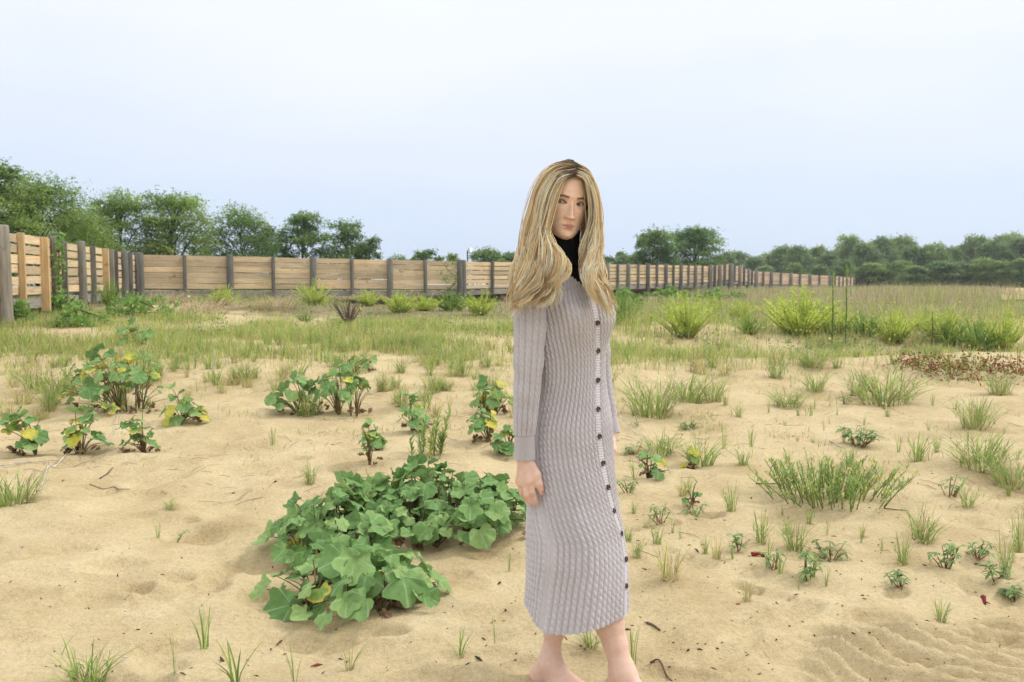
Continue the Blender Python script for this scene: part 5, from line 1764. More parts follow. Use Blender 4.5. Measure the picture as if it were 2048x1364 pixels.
# eyes: lids swell over the ball, an almond opening sinks behind it
EX, EU, ER = .0305, .0005, .0118
de = (ax_ - EX) / .0148
D += .0060 * g2(ax_, Uu, EX, EU + .0005, .0125, .0075)
topl = EU + .0060 * np.clip(1 - de ** 2, 0, 1) ** .8 + .0010 * de
botl = EU - .0049 * np.clip(1 - de ** 2, 0, 1) ** .9 + .0010 * de
inside = (np.abs(de) < 1) & (Uu < topl) & (Uu > botl)
soft = sstep(0, .0011, np.minimum(topl - Uu, Uu - botl)) * (np.abs(de) < 1)
D += -.0090 * soft
crs = np.exp(-((Uu - (topl + .0030)) / .0009) ** 2) * (np.abs(de) < 1.05)
D += -.0012 * crs
Fy = Fy + D * front
HV = hw(np.stack([X, Fy, Uu], -1).reshape(-1, 3))
nr, nc = X.shape
i = np.arange(nr - 1)[:, None] * nc; j = np.arange(nc)[None]; j2 = (j + 1) % nc
HF = np.stack([i + j, i + nc + j, i + nc + j2, i + j2], -1).reshape(-1, 4)

# skin colour by place: lips, brows, lash line, slight flush, and painted crease shade
skin = np.array([.88, .60, .44])
C = np.tile(skin, (nr * nc, 1)).reshape(nr, nc, 3)
fl = (g2(ax_, Uu, .045, -.028, .020, .016) * .30 + g2(X, Uu, 0, -.042, .014, .010) * .20)[..., None] * front[..., None]
C = C * (1 - fl) + np.array([.76, .42, .32]) * fl
lm = np.clip(np.maximum(upl * 1.25, lol * 1.35) * sstep(lipw + .002, lipw - .004, ax_) * 1.6 - .55, 0, 1)[..., None] * front[..., None]
C = C * (1 - lm * .85) + np.array([.58, .21, .19]) * lm * .85
cl = (np.clip(crease, 0, 1) * .75)[..., None] * front[..., None]  # shade where the lips meet, painted into the colour
C = C * (1 - cl) + np.array([.20, .05, .05]) * cl
bu = .0158 + .0042 * np.clip((ax_ - .010) / .022, 0, 1) - .0085 * np.clip((ax_ - .034) / .016, 0, 1) ** 1.5
bm_ = np.exp(-((Uu - bu) / (.0036 - .0014 * np.clip((ax_ - .03) / .02, 0, 1))) ** 2) * sstep(.0095, .0150, ax_) * sstep(.0530, .0460, ax_)
bm_ = (bm_ * .95)[..., None] * front[..., None]
C = C * (1 - bm_) + np.array([.08, .042, .022]) * bm_
ls = np.exp(-((Uu - topl - .0005) / .0016) ** 2) * (np.abs(de) < 1.08) + .35 * np.exp(-((Uu - botl) / .0009) ** 2) * (np.abs(de) < 1)
ls = np.clip(ls * 1.2, 0, 1)[..., None] * front[..., None] * .95
C = C * (1 - ls) + np.array([.045, .03, .025]) * ls
es = (.55 * g2(ax_, Uu, EX, EU + .007, .015, .006))[..., None] * front[..., None]  # shade of the lid crease painted onto the upper lid
C = C * (1 - es) + np.array([.40, .23, .16]) * es
HC = C.reshape(-1, 3)

bC = np.tile(np.array([.70, .48, .38]), (len(bV), 1))
redk = np.zeros(len(bV))
for k_ in kn + [m_[0] for m_ in mids] + tips + thumb[2:]:
    redk = np.maximum(redk, np.exp(-(np.linalg.norm(bV - k_, axis=1) / .012) ** 2))
bC = bC * (1 - .45 * redk[:, None]) + np.array([.58, .27, .20]) * .45 * redk[:, None]
me = mesh_np('body', np.concatenate([bV, HV]), [np.concatenate([bF, HF + len(bV)])], np.concatenate([bC, HC]))
m, n, l, b = mat('skin', .50, .35)
a = n.new('ShaderNodeAttribute'); a.attribute_name = 'Col'
tc = n.new('ShaderNodeTexCoord')
t = noise_node(n, l, tc.outputs['Object'], 60, 3)
r = ramp_node(n, l, t.outputs['Fac'], [(.3, (.93, .91, .90)), (.7, (1.05, 1.04, 1.04))])
mx = mix_node(n, l, 1, a.outputs['Color'], r.outputs[0], 'MULTIPLY')
l.new(mx.outputs[0], b.inputs['Base Color'])
b.inputs['Subsurface Weight'].default_value = .12
b.inputs['Subsurface Radius'].default_value = (1.0, .35, .2)
b.inputs['Subsurface Scale'].default_value = .006
M['skin'] = m
body = pl('body', me, M['skin'])

# eyes
m, n, l, b = mat('eye', .08, .6)
tc = n.new('ShaderNodeTexCoord'); sp = n.new('ShaderNodeSeparateXYZ'); l.new(tc.outputs['Object'], sp.inputs[0])
cb = n.new('ShaderNodeCombineXYZ'); l.new(sp.outputs['X'], cb.inputs[0]); l.new(sp.outputs['Y'], cb.inputs[1])
ln = n.new('ShaderNodeVectorMath'); ln.operation = 'LENGTH'; l.new(cb.outputs[0], ln.inputs[0])
dv = n.new('ShaderNodeMath'); dv.operation = 'DIVIDE'; dv.inputs[1].default_value = ER
l.new(ln.outputs['Value'], dv.inputs[0])
rc = ramp_node(n, l, dv.outputs[0], [(.0, (.006, .006, .006)), (.19, (.006, .006, .006)), (.23, (.20, .22, .15)), (.44, (.17, .20, .16)), (.51, (.03, .035, .03)), (.56, (.78, .74, .71))])
l.new(rc.outputs[0], b.inputs['Base Color'])
import bmesh
for sgn in (-1, 1):
    bm = bmesh.new(); bmesh.ops.create_uvsphere(bm, u_segments=40, v_segments=28, radius=ER)
    me = bpy.data.meshes.new('eye'); bm.to_mesh(me); bm.free()
    for p_ in me.polygons: p_.use_smooth = True
    o = link('eye', me, m, body)
    fr = float(np.interp(EX, [0, .07], [0, 0]))
    i0 = int(np.argmin(abs(us - EU))); j0 = int(np.argmin(abs(X[i0] - sgn * EX) + (cx < 0)))
    c = hw([sgn * EX, Fy[i0, j0] + .0072 - ER, EU])
    o.location = tuple(c)
    gaze = Vector((0 - c[0], 0 - c[1], CAMH + .02 - c[2])).normalized()
    o.rotation_euler = gaze.to_track_quat('Z', 'Y').to_euler()

# nails
m, n, l, b = mat('nail_polish', .2, .5); b.inputs['Base Color'].default_value = (.62, .13, .16, 1)
for c_, d_, s_ in ((thumb[3] + np.array([.0025, -.0055, .004]), thumb[3] - thumb[2], .0058), (tips[0] + np.array([-.001, -.006, .003]), tips[0] - mids[0][1], .0048),
                   (tips[1] + np.array([-.003, -.005, .003]), tips[1] - mids[1][1], .0046)):
    bm = bmesh.new(); bmesh.ops.create_icosphere(bm, subdivisions=2, radius=1)
    for v in bm.verts: v.co = Vector((v.co.x * s_ * .85, v.co.y * s_ * .5, v.co.z * s_ * 1.35))
    me = bpy.data.meshes.new('fingernail'); bm.to_mesh(me); bm.free()
    for p_ in me.polygons: p_.use_smooth = True
    o = link('fingernail', me, m, body)
    o.location = tuple(c_)
    o.rotation_euler = Vector(d_).to_track_quat('Z', 'Y').to_euler()

# ---- dress: a loft that follows the outline, every cable knitted in relief
rows_py = np.array([498, 508, 518, 530, 545, 560, 580, 600, 620, 640, 660, 700, 750, 800, 850, 900, 950, 1000, 1050, 1100, 1150, 1200, 1250, 1290], float)
xl_ = np.array([1102, 1094, 1084, 1070, 1058, 1052, 1050, 1052, 1055, 1058, 1060, 1066, 1076, 1074, 1068, 1064, 1062, 1060, 1059, 1060, 1060, 1057, 1051, 1045], float)
xr_ = np.array([1150, 1154, 1160, 1170, 1180, 1188, 1199, 1206, 1209, 1210, 1209, 1206, 1206, 1212, 1220, 1222, 1225, 1230, 1240, 1249, 1253, 1254, 1255, 1256], float)
rho = np.array([.9, .85, .8, .74, .70, .68, .70, .74, .78, .80, .78, .74, .74, .76, .80, .82, .84, .86, .88, .90, .92, .94, .96, .98])
psi = np.radians(np.array([46, 46, 46, 46, 46, 46, 46, 46, 46, 46, 46, 46, 46, 46, 47, 48, 50, 53, 57, 60, 62, 63, 64, 64], float))
yc_ = np.array([2.60, 2.60, 2.60, 2.602, 2.605, 2.605, 2.605, 2.603, 2.60, 2.60, 2.60, 2.60, 2.60, 2.60, 2.60, 2.60, 2.595, 2.59, 2.585, 2.58, 2.575, 2.57, 2.57, 2.57])
btn = [(1181, 591), (1192, 643), (1193, 699), (1192, 757), (1193, 813), (1195, 863), (1202, 916), (1212, 964), (1224, 1012), (1239, 1059), (1246, 1107), (1247, 1156)]
pk_y = np.array([498, 560] + [b_[1] for b_ in btn] + [1240, 1290], float)
pk_x = np.array([1160, 1172] + [b_[0] for b_ in btn] + [1246, 1246], float)


def smooth_interp(x, xp, fp):
    xs = np.linspace(xp[0], xp[-1], 800)
    v = np.interp(xs, xp, fp)
    w = np.hanning(61); w /= w.sum()
    v = np.convolve(np.pad(v, 30, mode='edge'), w, 'valid')
    return np.interp(x, xs, v)


def torso_rows(py, ns, inset=0.0):
    """closed cross-section at photo row py: ns points, equal arc length, starting at the button line"""
    xl, xr, rh, ps, yc, pk = [float(smooth_interp(py, rows_py if k_ < 5 else pk_y, a_)) for k_, a_ in enumerate((xl_, xr_, rho, psi, yc_, pk_x))]
    yc_eff = yc
    A, B2 = P(xl, py, yc), P(xr, py, yc)
    w = (B2[0] - A[0]) / 2; cxx = (A[0] + B2[0]) / 2; zc = A[2]
    a = w / math.sqrt(math.cos(ps) ** 2 + (rh * math.sin(ps)) ** 2); bb = a * rh
    a -= inset; bb -= inset
    Fd = np.array([math.sin(ps), -math.cos(ps)]); Rd = np.array([math.cos(ps), math.sin(ps)])   # Rd: her left
    ph = np.linspace(0, 2 * np.pi, 721)
    e = 2.15
    c_, s_ = np.cos(ph), np.sin(ph)
    pts = np.array([cxx, yc])[None] + (np.sign(c_) * abs(c_) ** (2 / e) * bb)[:, None] * Fd + (np.sign(s_) * abs(s_) ** (2 / e) * a)[:, None] * Rd
    # bust
    bz = math.exp(-((py - 628) / 34) ** 2) if py < 628 else math.exp(-((py - 628) / 48) ** 2)
    for s0 in (-1, 1):
        wgt = np.exp(-((np.angle(np.exp(1j * (ph - s0 * .62)))) / .42) ** 2)
        pts = pts + (wgt * bz * .030)[:, None] * (Fd * .95 + Rd * s0 * .25)[None]
    # start of the button line: where the near side reaches its photo column
    tx = P(pk, py, yc - .08)[0]
    cand = np.where((np.angle(np.exp(1j * ph)) > -.9) & (np.angle(np.exp(1j * ph)) < .75))[0]
    k0 = cand[np.argmin(abs(pts[cand, 0] - tx * (pts[cand, 1] / (yc - .08))))]
    pts = np.roll(pts[:-1], -int(k0 % 720), axis=0)
    pts = np.concatenate([pts, pts[:1]])
    sl = np.concatenate([[0], np.cumsum(np.linalg.norm(np.diff(pts, axis=0), axis=1))])
    t = np.linspace(0, sl[-1], ns + 1)[:-1]
    return np.stack([np.interp(t, sl, pts[:, 0]), np.interp(t, sl, pts[:, 1]), np.full(ns, zc)], 1), sl[-1]


def normals_grid(V):
    """outward normals of a (rows, cols, 3) closed loft"""
    dc = np.roll(V, -1, 1) - np.roll(V, 1, 1)
    dr = np.gradient(V, axis=0)
    N = np.cross(dr, dc)
    return N / (np.linalg.norm(N, axis=-1, keepdims=True) + 1e-12)


def cable(u, v, slant=.55):
    """u in [-1,1] across one rope, v along in repeats; 0..1 relief of a twisted rope"""
    round_ = np.clip(1 - u ** 2, 0, 1) ** .5
    ph = v + slant * u + .12 * np.sin(np.pi * u)
    fr_ = ph - np.floor(ph)
    tw = np.sin(np.pi * fr_ ** .75) ** .5
    return round_ ** 1.1 * (.34 + .66 * tw)


def loft_faces(nr, nc, closed=True):
    i = np.arange(nr - 1)[:, None] * nc
    j = np.arange(nc if closed else nc - 1)[None]; j2 = (j + 1) % nc
    return np.stack([i + j, i + nc + j, i + nc + j2, i + j2], -1).reshape(-1, 4)


NC, SPC = 54, 10
ns = NC * SPC
pys = np.linspace(500, 1268, 500)
T = np.zeros((len(pys), ns, 3)); circ = np.zeros(len(pys))
for k_, py in enumerate(pys):
    T[k_], circ[k_] = torso_rows(py, ns)
# hem: dips at the near left, rises to the right
hp = np.interp((T[-1, :, 0] - T[-1, :, 0].min()) / np.ptp(T[-1, :, 0]), [0, .06, .16, .38, .62, .85, 1], [1236, 1250, 1263, 1258, 1246, 1241, 1241])
nearf = sstep(0, .10, yc_[-1] - T[-1, :, 1] + .06)
hp = hp * nearf + 1236 * (1 - nearf)
s_idx = np.arange(ns) / ns
hp = hp + 1.2 * np.abs(np.sin(np.pi * s_idx * NC))
zz0 = T[:, 0, 2]
zhem = np.array([P(1150, h_, 2.445)[2] for h_ in hp])
ztop = zz0[0]
tt = (zz0 - ztop) / (zz0[-1] - ztop)
Z = ztop + (zhem[None] - ztop) * tt[:, None]
# resample xy at the new heights
rowf = np.interp(Z.ravel(), zz0[::-1], np.arange(len(zz0))[::-1]).reshape(Z.shape)
r0_ = np.clip(rowf.astype(int), 0, len(pys) - 2); fr_ = rowf - r0_
jj = np.arange(ns)[None].repeat(len(pys), 0)
XY = T[r0_, jj, :2] * (1 - fr_[..., None]) + T[r0_ + 1, jj, :2] * fr_[..., None]
V = np.concatenate([XY, Z[..., None]], -1)
py_of = np.interp(Z.ravel(), zz0[::-1], pys[::-1]).reshape(Z.shape)
N = normals_grid(V)
# gentle folds of the skirt
ang_ = s_idx[None] * 2 * np.pi
fold = .0035 * np.sin(ang_ * 7 + Z * 5) * sstep(900, 1150, py_of)
sg = np.where(s_idx > .5, s_idx - 1, s_idx)[None] + 0 * Z                # signed arc fraction from the button line
dist = sg * np.interp(py_of.ravel(), pys, circ).reshape(Z.shape)         # metres from the button line
cu = (s_idx * NC) % 1.0 * 2 - 1
cv = -Z / .0205
cidx = np.floor(s_idx * NC)
rel = cable(cu[None] * 1.10, cv + (cidx * .11)[None], -.70)
pw = .0150
plk = np.abs(dist) < pw
ribs = .5 + .5 * np.sin(2 * np.pi * Z / .0082)
seam = np.exp(-((np.abs(sg) - .285) / .012) ** 2)
H_ = rel * .0092 * (1 - seam) + .0008 * seam
H_ = np.where(plk, .0045 + .0026 * ribs, H_)
edge = (np.abs(np.abs(dist) - pw) < .0026)
H_ = np.where(edge, -.0020, H_)
seamline = np.exp(-((np.abs(sg) - .285) / .0022) ** 2)
H_ = H_ - .0025 * seamline
V = V + N * (H_ + fold)[..., None]
# neckline: the V opening above the first button
keepv = ~((py_of < 586) & (np.abs(dist) * 640 < (586 - py_of) * 1.35 + 1)) & ~((py_of < 528) & (np.abs(sg) > .12))
keepv[:3] = False
Fd_ = loft_faces(len(pys), ns)
kf = keepv.ravel()[Fd_].all(1)
dressme = mesh_np('dress', V.reshape(-1, 3), Fd_[kf][:, ::-1])
m, n, l, b = mat('knit', .92, .12)
tc = n.new('ShaderNodeTexCoord')
t = noise_node(n, l, tc.outputs['Object'], 320, 3, .7)
t2 = noise_node(n, l, tc.outputs['Object'], 9, 3)
rc = ramp_node(n, l, t.outputs['Fac'], [(.3, (.455, .428, .445)), (.7, (.60, .573, .595))])
r2 = ramp_node(n, l, t2.outputs['Fac'], [(.3, (.93, .92, .92)), (.7, (1.05, 1.05, 1.06))])
mx = mix_node(n, l, 1, rc.outputs[0], r2.outputs[0], 'MULTIPLY')
l.new(mx.outputs[0], b.inputs['Base Color'])
b.inputs['Sheen Weight'].default_value = .25
bump_node(n, l, b, t.outputs['Fac'], .4, .002)
M['knit'] = m
dress = pl('dress', dressme, M['knit'])

# sleeves and ribbed cuffs
def sleeve(path, hws, cuff_t, name, ncab, hint, seed):
    c = spline(path, 300)
    tpar = np.linspace(0, 1, 300)
    rad = smooth_interp(tpar, np.linspace(0, 1, len(hws)), np.array(hws))
    Tn = np.gradient(c, axis=0); Tn /= np.linalg.norm(Tn, axis=1)[:, None]
    A = np.cross(Tn, hint); A /= np.linalg.norm(A, axis=1)[:, None]
    Bv = np.cross(Tn, A)
    ns_ = ncab * 12
    th = np.linspace(0, 2 * np.pi, ns_, endpoint=False)
    sl = np.concatenate([[0], np.cumsum(np.linalg.norm(np.diff(c, axis=0), axis=1))])
    cab = cable((((th / (2 * np.pi) * ncab) % 1) * 2 - 1)[None] * 1.10, (sl / .0205)[:, None] + (np.floor(th / (2 * np.pi) * ncab) * .11)[None], .70)
    nr_ = ncab * 3
    rib = np.abs(np.sin(th * nr_ / 2))[None] ** .7
    cf = (tpar > cuff_t)[:, None]
    crossline = np.exp(-((tpar - cuff_t) / .004) ** 2)[:, None]
    wr_ = .0022 * np.sin(sl * 70)[:, None] * (.5 + .5 * np.cos(th[None] * 2 + sl[:, None] * 20)) * sstep(.25, .6, tpar)[:, None] * (1 - cf)
    rr_ = rad[:, None] - .003 + np.where(cf, .0040 * rib - .001, .0092 * cab - .0025) - .002 * crossline + wr_
    V = c[:, None] + rr_[..., None] * (A[:, None] * np.cos(th)[None, :, None] + Bv[:, None] * np.sin(th)[None, :, None])
    # turn the cuff edge inwards
    lip = c[-1][None] + (rr_[-1] * .80)[:, None] * (A[-1][None] * np.cos(th)[:, None] + Bv[-1][None] * np.sin(th)[:, None])
    lip2 = lip - Tn[-1] * .03
    # shoulder cap closes on itself
    cap0 = c[0][None] + np.zeros((ns_, 3)) - Tn[0] * .012
    V = np.concatenate([cap0[None], V, lip[None], lip2[None]])
    return pl(name, mesh_np(name, V.reshape(-1, 3), loft_faces(len(V), ns_)), M['knit'], dress)


sR = [P(1066, 532, 2.51), P(1060, 552, 2.50), P(1058, 580, 2.492), P(1059, 610, 2.487), P(1060, 650, 2.482), P(1058, 700, 2.478), P(1056, 750, 2.475), P(1053, 800, 2.472), P(1050, 850, 2.47), P(1049, 880, 2.47), P(1049, 918, 2.47)]
sleeve(sR, [.030, .043, .048, .049, .047, .044, .0405, .0365, .032, .0305, .0325], .868, 'sleeve', 13, np.array([.3, -1, 0.1]), 1)
sL = [P(1176, 535, 2.72), P(1182, 560, 2.73), P(1186, 600, 2.745), P(1188, 650, 2.755), P(1190, 700, 2.765), P(1194, 750, 2.765), P(1203, 800, 2.752), P(1214, 840, 2.735), P(1221, 869, 2.722)]
sleeve(sL, [.030, .044, .050, .050, .048, .046, .041, .034, .0345], .868, 'sleeve', 13, np.array([.3, -1, 0.1]), 2)

# buttons
bm = bmesh.new()
prof = [(0, .0022), (.0035, .0022), (.0048, .0030), (.0062, .0044), (.0078, .0044), (.0086, .0030), (.0086, -.001)]
ring = []
for (r_, z_) in prof:
    ring.append([bm.verts.new((r_ * math.cos(a_), r_ * math.sin(a_), z_)) for a_ in np.linspace(0, 2 * np.pi, 18, endpoint=False)] if r_ > 0 else [bm.verts.new((0, 0, z_))])
for k_ in range(18): bm.faces.new((ring[0][0], ring[1][k_], ring[1][(k_ + 1) % 18]))
for r_ in range(1, len(ring) - 1):
    for k_ in range(18): bm.faces.new((ring[r_][k_], ring[r_ + 1][k_], ring[r_ + 1][(k_ + 1) % 18], ring[r_][(k_ + 1) % 18]))
bme = bpy.data.meshes.new('button'); bm.to_mesh(bme); bm.free()
for p_ in bme.polygons: p_.use_smooth = True
m, n, l, b = mat('horn_button', .18, .55)
tc = n.new('ShaderNodeTexCoord'); t = noise_node(n, l, tc.outputs['Object'], 260, 2)
rc = ramp_node(n, l, t.outputs['Fac'], [(.4, (.012, .010, .010)), (.7, (.09, .045, .025))])
l.new(rc.outputs[0], b.inputs['Base Color'])
Vg = V.reshape(len(pys), ns, 3)
for (bx_, by_) in btn:
    k_ = int(np.argmin(abs(py_of[:, 0] - by_)))
    o = link('button', bme, m, dress)
    nv = N[k_, 0]
    o.location = tuple(Vg[k_, 0] + nv * .0012)
    o.rotation_euler = Vector(nv).to_track_quat('Z', 'Y').to_euler()

# black turtleneck under the dress
m, n, l, b = mat('black_knit', .9, .1)
b.inputs['Base Color'].default_value = (.010, .010, .012, 1)
TT = []
for py in np.linspace(532, 650, 34):
    TT.append(torso_rows(py, 120, .008)[0])
neckr = []
for f_ in np.linspace(0, 1, 14):
    c_ = neck1 * (1 - f_) + neck0 * f_ + np.array([0, -.004, .006 * (1 - f_)])
    r_ = .0575 - .002 * math.sin(f_ * 3.1) + .03 * max(0, f_ - .6) ** 1.2
    a_ = np.linspace(0, 2 * np.pi, 120, endpoint=False) + psi[0] + math.pi * 1.5
    neckr.append(np.stack([c_[0] + r_ * np.cos(a_), c_[1] + r_ * np.sin(a_), np.full(120, c_[2])], 1))
Vt = np.concatenate([np.array(neckr), np.array(TT)])
pl('turtleneck', mesh_np('turtleneck', Vt.reshape(-1, 3), loft_faces(len(Vt), 120)), m)

# ---- hair: a cap on the scalp and locks of strands that follow drawn guides
hd = hw(np.array([[0, -.010, .018]]))[0]
GL = [[(1154, 349, 2.500), (1126, 362, 2.485), (1110, 393, 2.478), (1099, 428, 2.470), (1094, 458, 2.460), (1100, 487, 2.445), (1116, 514, 2.425), (1124, 540, 2.41), (1115, 566, 2.40), (1112, 590, 2.40), (1104, 618, 2.40)],
      [(1153, 341, 2.515), (1116, 352, 2.488), (1096, 386, 2.470), (1084, 428, 2.462), (1080, 470, 2.445), (1091, 508, 2.42), (1099, 543, 2.40), (1090, 572, 2.39), (1078, 596, 2.385), (1068, 612, 2.385)],
      [(1151, 333, 2.540), (1116, 342, 2.505), (1094, 372, 2.488), (1082, 416, 2.472), (1073, 462, 2.455), (1070, 503, 2.43), (1069, 538, 2.40), (1064, 568, 2.39), (1055, 590, 2.385), (1046, 606, 2.385)],
      [(1149, 327, 2.570), (1106, 336, 2.54), (1083, 368, 2.522), (1069, 415, 2.505), (1058, 462, 2.485), (1051, 503, 2.455), (1051, 540, 2.425), (1046, 572, 2.405), (1037, 600, 2.40), (1027, 620, 2.40)],
      [(1145, 322, 2.62), (1100, 338, 2.60), (1077, 374, 2.585), (1065, 420, 2.57), (1055, 466, 2.555), (1045, 508, 2.53), (1042, 545, 2.49), (1033, 578, 2.46), (1021, 608, 2.44), (1010, 632, 2.43)],
      [(1128, 324, 2.66), (1106, 342, 2.68), (1086, 385, 2.69), (1076, 435, 2.69), (1068, 485, 2.69), (1060, 535, 2.69), (1050, 585, 2.69)]]
GR = [[(1152, 349, 2.500), (1170, 359, 2.490), (1180, 388, 2.498), (1182, 420, 2.508), (1178, 452, 2.515), (1169, 482, 2.500), (1161, 512, 2.48), (1164, 542, 2.455), (1178, 570, 2.435), (1198, 600, 2.43), (1206, 640, 2.43)],
      [(1152, 341, 2.515), (1172, 351, 2.508), (1183, 388, 2.515), (1187, 430, 2.525), (1185, 472, 2.520), (1181, 510, 2.495), (1179, 545, 2.46), (1189, 575, 2.44), (1209, 602, 2.43), (1231, 619, 2.43)],
      [(1150, 333, 2.545), (1177, 350, 2.555), (1188, 392, 2.560), (1193, 438, 2.560), (1196, 485, 2.550), (1197, 525, 2.53), (1200, 560, 2.50), (1211, 590, 2.47), (1222, 615, 2.45)],
      [(1146, 325, 2.60), (1175, 347, 2.63), (1187, 395, 2.65), (1192, 445, 2.66), (1192, 495, 2.66), (1190, 545, 2.66)]]
GB = [GL[-1], [(1138, 324, 2.66), (1125, 345, 2.695), (1118, 390, 2.705), (1112, 440, 2.705), (1108, 490, 2.70), (1104, 540, 2.70), (1100, 580, 2.70)], [(1146, 325, 2.66), (1160, 345, 2.69), (1165, 400, 2.70), (1165, 450, 2.70), (1162, 500, 2.70), (1160, 550, 2.70)], GR[-1]]
NS = 26
guides = {k_: np.array([spline([P(*q) for q in g_], NS) for g_ in G_]) for k_, G_ in (('l', GL), ('r', GR), ('b', GB))}
rg = np.random.default_rng(2024)
caps_ = [(shR, elR, .062, .056), (shR, shL, .06, .06), (neck0, neck1, .058, .058), (P(1130, 600, 2.605), P(1138, 760, 2.60), .118, .110), (P(1105, 565, 2.56), P(1165, 600, 2.56), .105, .10)]
tl = np.linspace(0, 1, NS)


def push(p):
    for a_, b_, ra, rb in caps_:
        ab = b_ - a_
        t = np.clip(((p - a_) @ ab) / (ab @ ab), 0, 1)
        q = a_ + t[..., None] * ab
        d = p - q; dist_ = np.linalg.norm(d, axis=-1) + 1e-9
        r_ = ra + t * (rb - ra)
        f_ = np.where(dist_ < r_, r_ / dist_, 1.0)
        p = q + d * f_[..., None]
    # keep off the skull
    loc = (p - hd) @ HM3
    k0 = np.sqrt(((loc / np.array([.0775, .103, .1045])) ** 2).sum(-1))
    up_ = loc[..., 2] > -.05
    f_ = np.where((k0 < 1) & up_, 1 / np.maximum(k0, .3), 1.0)
    back = (loc[..., 1] < .055) | (loc[..., 2] > .075)
    f_ = np.where(back, f_, 1.0)
    return hd + (loc * f_[..., None]) @ HM3.T


strand_p, strand_c, strand_w = [], [], []
BL = np.array([(.93, .76, .47), (.97, .85, .59), (.85, .64, .36), (.99, .93, .76), (.50, .33, .17)])
RT = np.array([.150, .098, .058])


def locks(key, n_lock, per, lo, hi, spread, wave, bias=1.0):
    G_ = guides[key]
    for k_ in range(n_lock):
        a_ = lo + (hi - lo) * ((k_ + rg.random()) / n_lock)
        i_ = int(min(max(math.floor(a_), 0), len(G_) - 2)); f_ = a_ - i_
        c = G_[i_] * (1 - f_) + G_[i_ + 1] * f_
        T_ = np.gradient(c, axis=0); T_ /= np.linalg.norm(T_, axis=1)[:, None] + 1e-9
        out = c - (np.array(hd) + np.array([0, 0, 0]))
        out[:, 2] = 0
        out -= T_ * (out * T_).sum(1)[:, None]
        out /= np.linalg.norm(out, axis=1)[:, None] + 1e-9
        side = np.cross(T_, out)
        ph, fq = rg.uniform(0, 6.28) * .30 + a_ * 2.1, rg.uniform(2.2, 2.9)
        env = sstep(.25, .70, tl)
        layer = rg.uniform(-.003, .008) * sstep(.05, .35, tl)
        jit = rg.normal(scale=.0055)
        c = c + side * ((wave * np.sin(2 * np.pi * fq * tl + ph) * env) + jit * sstep(0.02, .3, tl))[:, None] + out * (layer + wave * .55 * np.cos(2 * np.pi * fq * tl + ph) * env)[:, None]
        endf = rg.uniform(.93, 1.06) if rg.random() < .45 else rg.uniform(.66, .95)
        lock_col = BL[int(rg.choice(5, p=[.30, .29, .14, .20, .07]))]
        rootlen = rg.uniform(.07, .30) if rg.random() < .70 else .02
        prof_ = (.35 + .65 * sstep(0, .3, tl)) * (1 - .72 * sstep(.55, 1.0, tl))
        for s in range(per):
            o1, o2 = rg.normal(scale=spread), rg.normal(scale=spread * .55)
            fz = rg.normal(scale=.006) * tl ** 1.8
            p = c + side * (o1 * prof_ + fz)[:, None] + out * (o2 * prof_ + rg.normal(scale=.002) * tl)[:, None]
            e_ = endf * (1 - .30 * rg.random() ** 2.2)
            p = np.concatenate([p, p[-1:] + (p[-1:] - p[-3:-2]) * 1.2]); tx_ = np.append(tl, 1 + 2.4 / (NS - 1))
            p = np.stack([np.interp(tl * e_, tx_, p[:, q]) for q in range(3)], 1)
            w_ = sstep(rootlen * .35, rootlen * 1.2 + .02, tl)[:, None]
            cc = (RT * rg.uniform(.8, 1.5))[None] * (1 - w_) + (lock_col * rg.uniform(.8, 1.15))[None] * w_
            strand_p.append(p); strand_c.append(cc); strand_w.append(rg.uniform(.0008, .0014))


locks('l', 100, 24, 0, 3.3, .0042, .0160)
locks('l', 26, 20, 3.2, 4.5, .0055, .0100)
locks('r', 74, 24, 0, 2.9, .0042, .0125)
locks('b', 46, 20, 0, 3.0, .0065, .004)
# loose flyaway hairs
locks('l', 30, 5, 2.2, 4.4, .004, .020)
locks('r', 22, 5, .6, 2.7, .004, .018)
locks('l', 70, 3, 1.3, 4.3, .012, .016)
locks('r', 50, 3, .9, 2.8, .012, .016)
Sp = push(np.array(strand_p)); Sp = push(Sp)
Sc = np.array(strand_c); Sw = np.array(strand_w)
nS = len(Sp)
T_ = np.gradient(Sp, axis=1); T_ /= np.linalg.norm(T_, axis=2, keepdims=True) + 1e-9
ref = np.array([.3, -1, .2]); ref /= np.linalg.norm(ref)
A_ = np.cross(T_, ref); A_ /= np.linalg.norm(A_, axis=2, keepdims=True) + 1e-9
B_2 = np.cross(T_, A_)
taper = np.interp(tl, [0, .1, .8, 1], [.8, 1, .9, .12])
wd = (Sw[:, None] * taper[None])[..., None]
ring = [A_ * math.cos(a_) + B_2 * math.sin(a_) for a_ in (0, 2.094, 4.189)]
Vh = np.stack([Sp + wd * r_ for r_ in ring], 2).reshape(-1, 3)
Ch = np.repeat(Sc.reshape(-1, 3), 3, axis=0)
i = (np.arange(nS)[:, None, None] * NS + np.arange(NS - 1)[None, :, None]) * 3
j = np.arange(3)[None, None]; j2 = (j + 1) % 3
Fh = np.stack([i + j, i + j2, i + 3 + j2, i + 3 + j], -1).reshape(-1, 4)
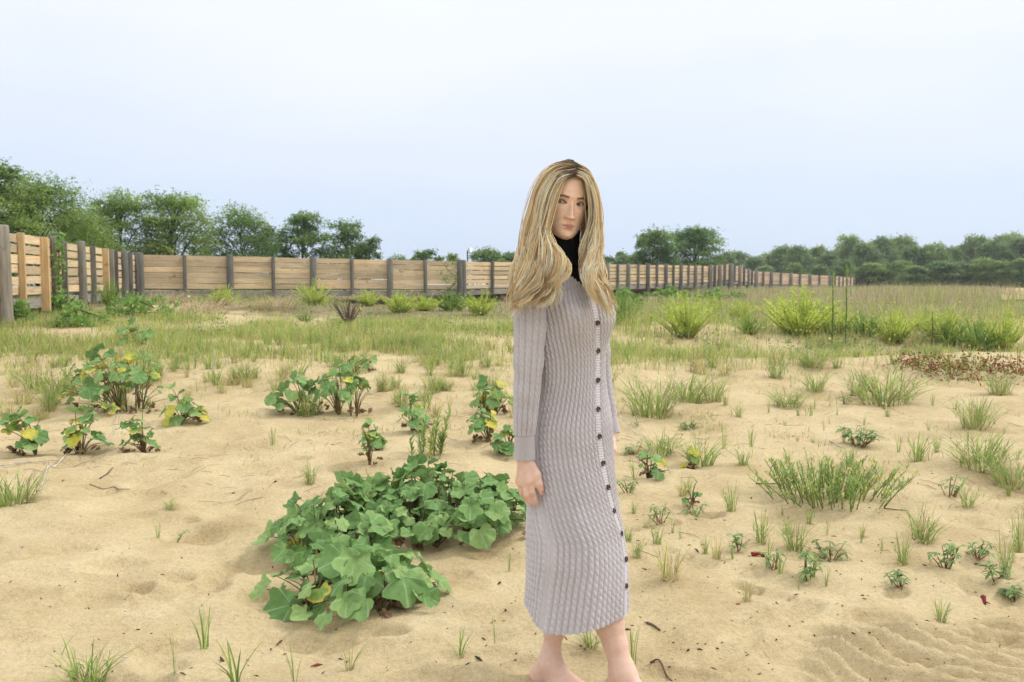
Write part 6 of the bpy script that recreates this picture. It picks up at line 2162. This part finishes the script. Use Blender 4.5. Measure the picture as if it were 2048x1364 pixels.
# scalp cap
th = np.linspace(0, 2 * np.pi, 80, endpoint=False)
capV = []
us2 = np.linspace(.0, 1, 40)
for u_ in us2:
    el = math.pi / 2 - u_ * 2.05
    lx = .0772 * np.sin(th) * math.cos(el); lf = .1025 * np.cos(th) * math.cos(el); lu = np.full(80, .1045 * math.sin(el))
    # recede from the face
    fm = sstep(.25, .75, np.cos(th)) * sstep(.55, .42, math.sin(el) + 0 * th)
    capV.append(np.stack([lx, lf * (1 - .75 * fm), lu + 0 * fm], 1))
capV = np.array(capV).reshape(-1, 3)
okv = ~((capV[:, 1] > .040) & (capV[:, 2] < .072))
capF = loft_faces(40, 80)
capF = capF[okv[capF].all(1)]
capW = hd + capV @ HM3.T
Vall = np.concatenate([Vh, capW]); Call = np.concatenate([Ch, np.tile(RT * 1.3, (len(capW), 1))])
m, n, l, b = mat('hair', .55, .12)
a = n.new('ShaderNodeAttribute'); a.attribute_name = 'Col'
l.new(a.outputs['Color'], b.inputs['Base Color'])
tr = n.new('ShaderNodeBsdfTranslucent'); l.new(a.outputs['Color'], tr.inputs['Color'])
ms = n.new('ShaderNodeMixShader'); ms.inputs[0].default_value = .42
l.new(b.outputs[0], ms.inputs[1]); l.new(tr.outputs[0], ms.inputs[2])
l.new(ms.outputs[0], n['Material Output'].inputs[0])
o = pl('hair', mesh_np('hair', Vall, [np.concatenate([Fh, capF + len(Vh)])], Call), m)
tag(o, 'long wavy blonde hair with darker roots')

# ------------------------------------------------------------------ summer haze over the flats
hz = box_mesh('haze', 900, 1100, 26)
for v in hz.vertices:
    v.co.y += 440; v.co.z += 12.0 - 1.2
m = bpy.data.materials.new('haze'); m.use_nodes = True
n, l = m.node_tree.nodes, m.node_tree.links
n.clear()
ou = n.new('ShaderNodeOutputMaterial'); vo = n.new('ShaderNodeVolumePrincipled')
vo.inputs['Color'].default_value = (.94, .97, 1.0, 1)
vo.inputs['Density'].default_value = .0005
vo.inputs['Anisotropy'].default_value = .2
l.new(vo.outputs[0], ou.inputs['Volume'])
tag(link('haze', hz, m), 'thin pale summer haze over the whole place', 'haze', kind='stuff')
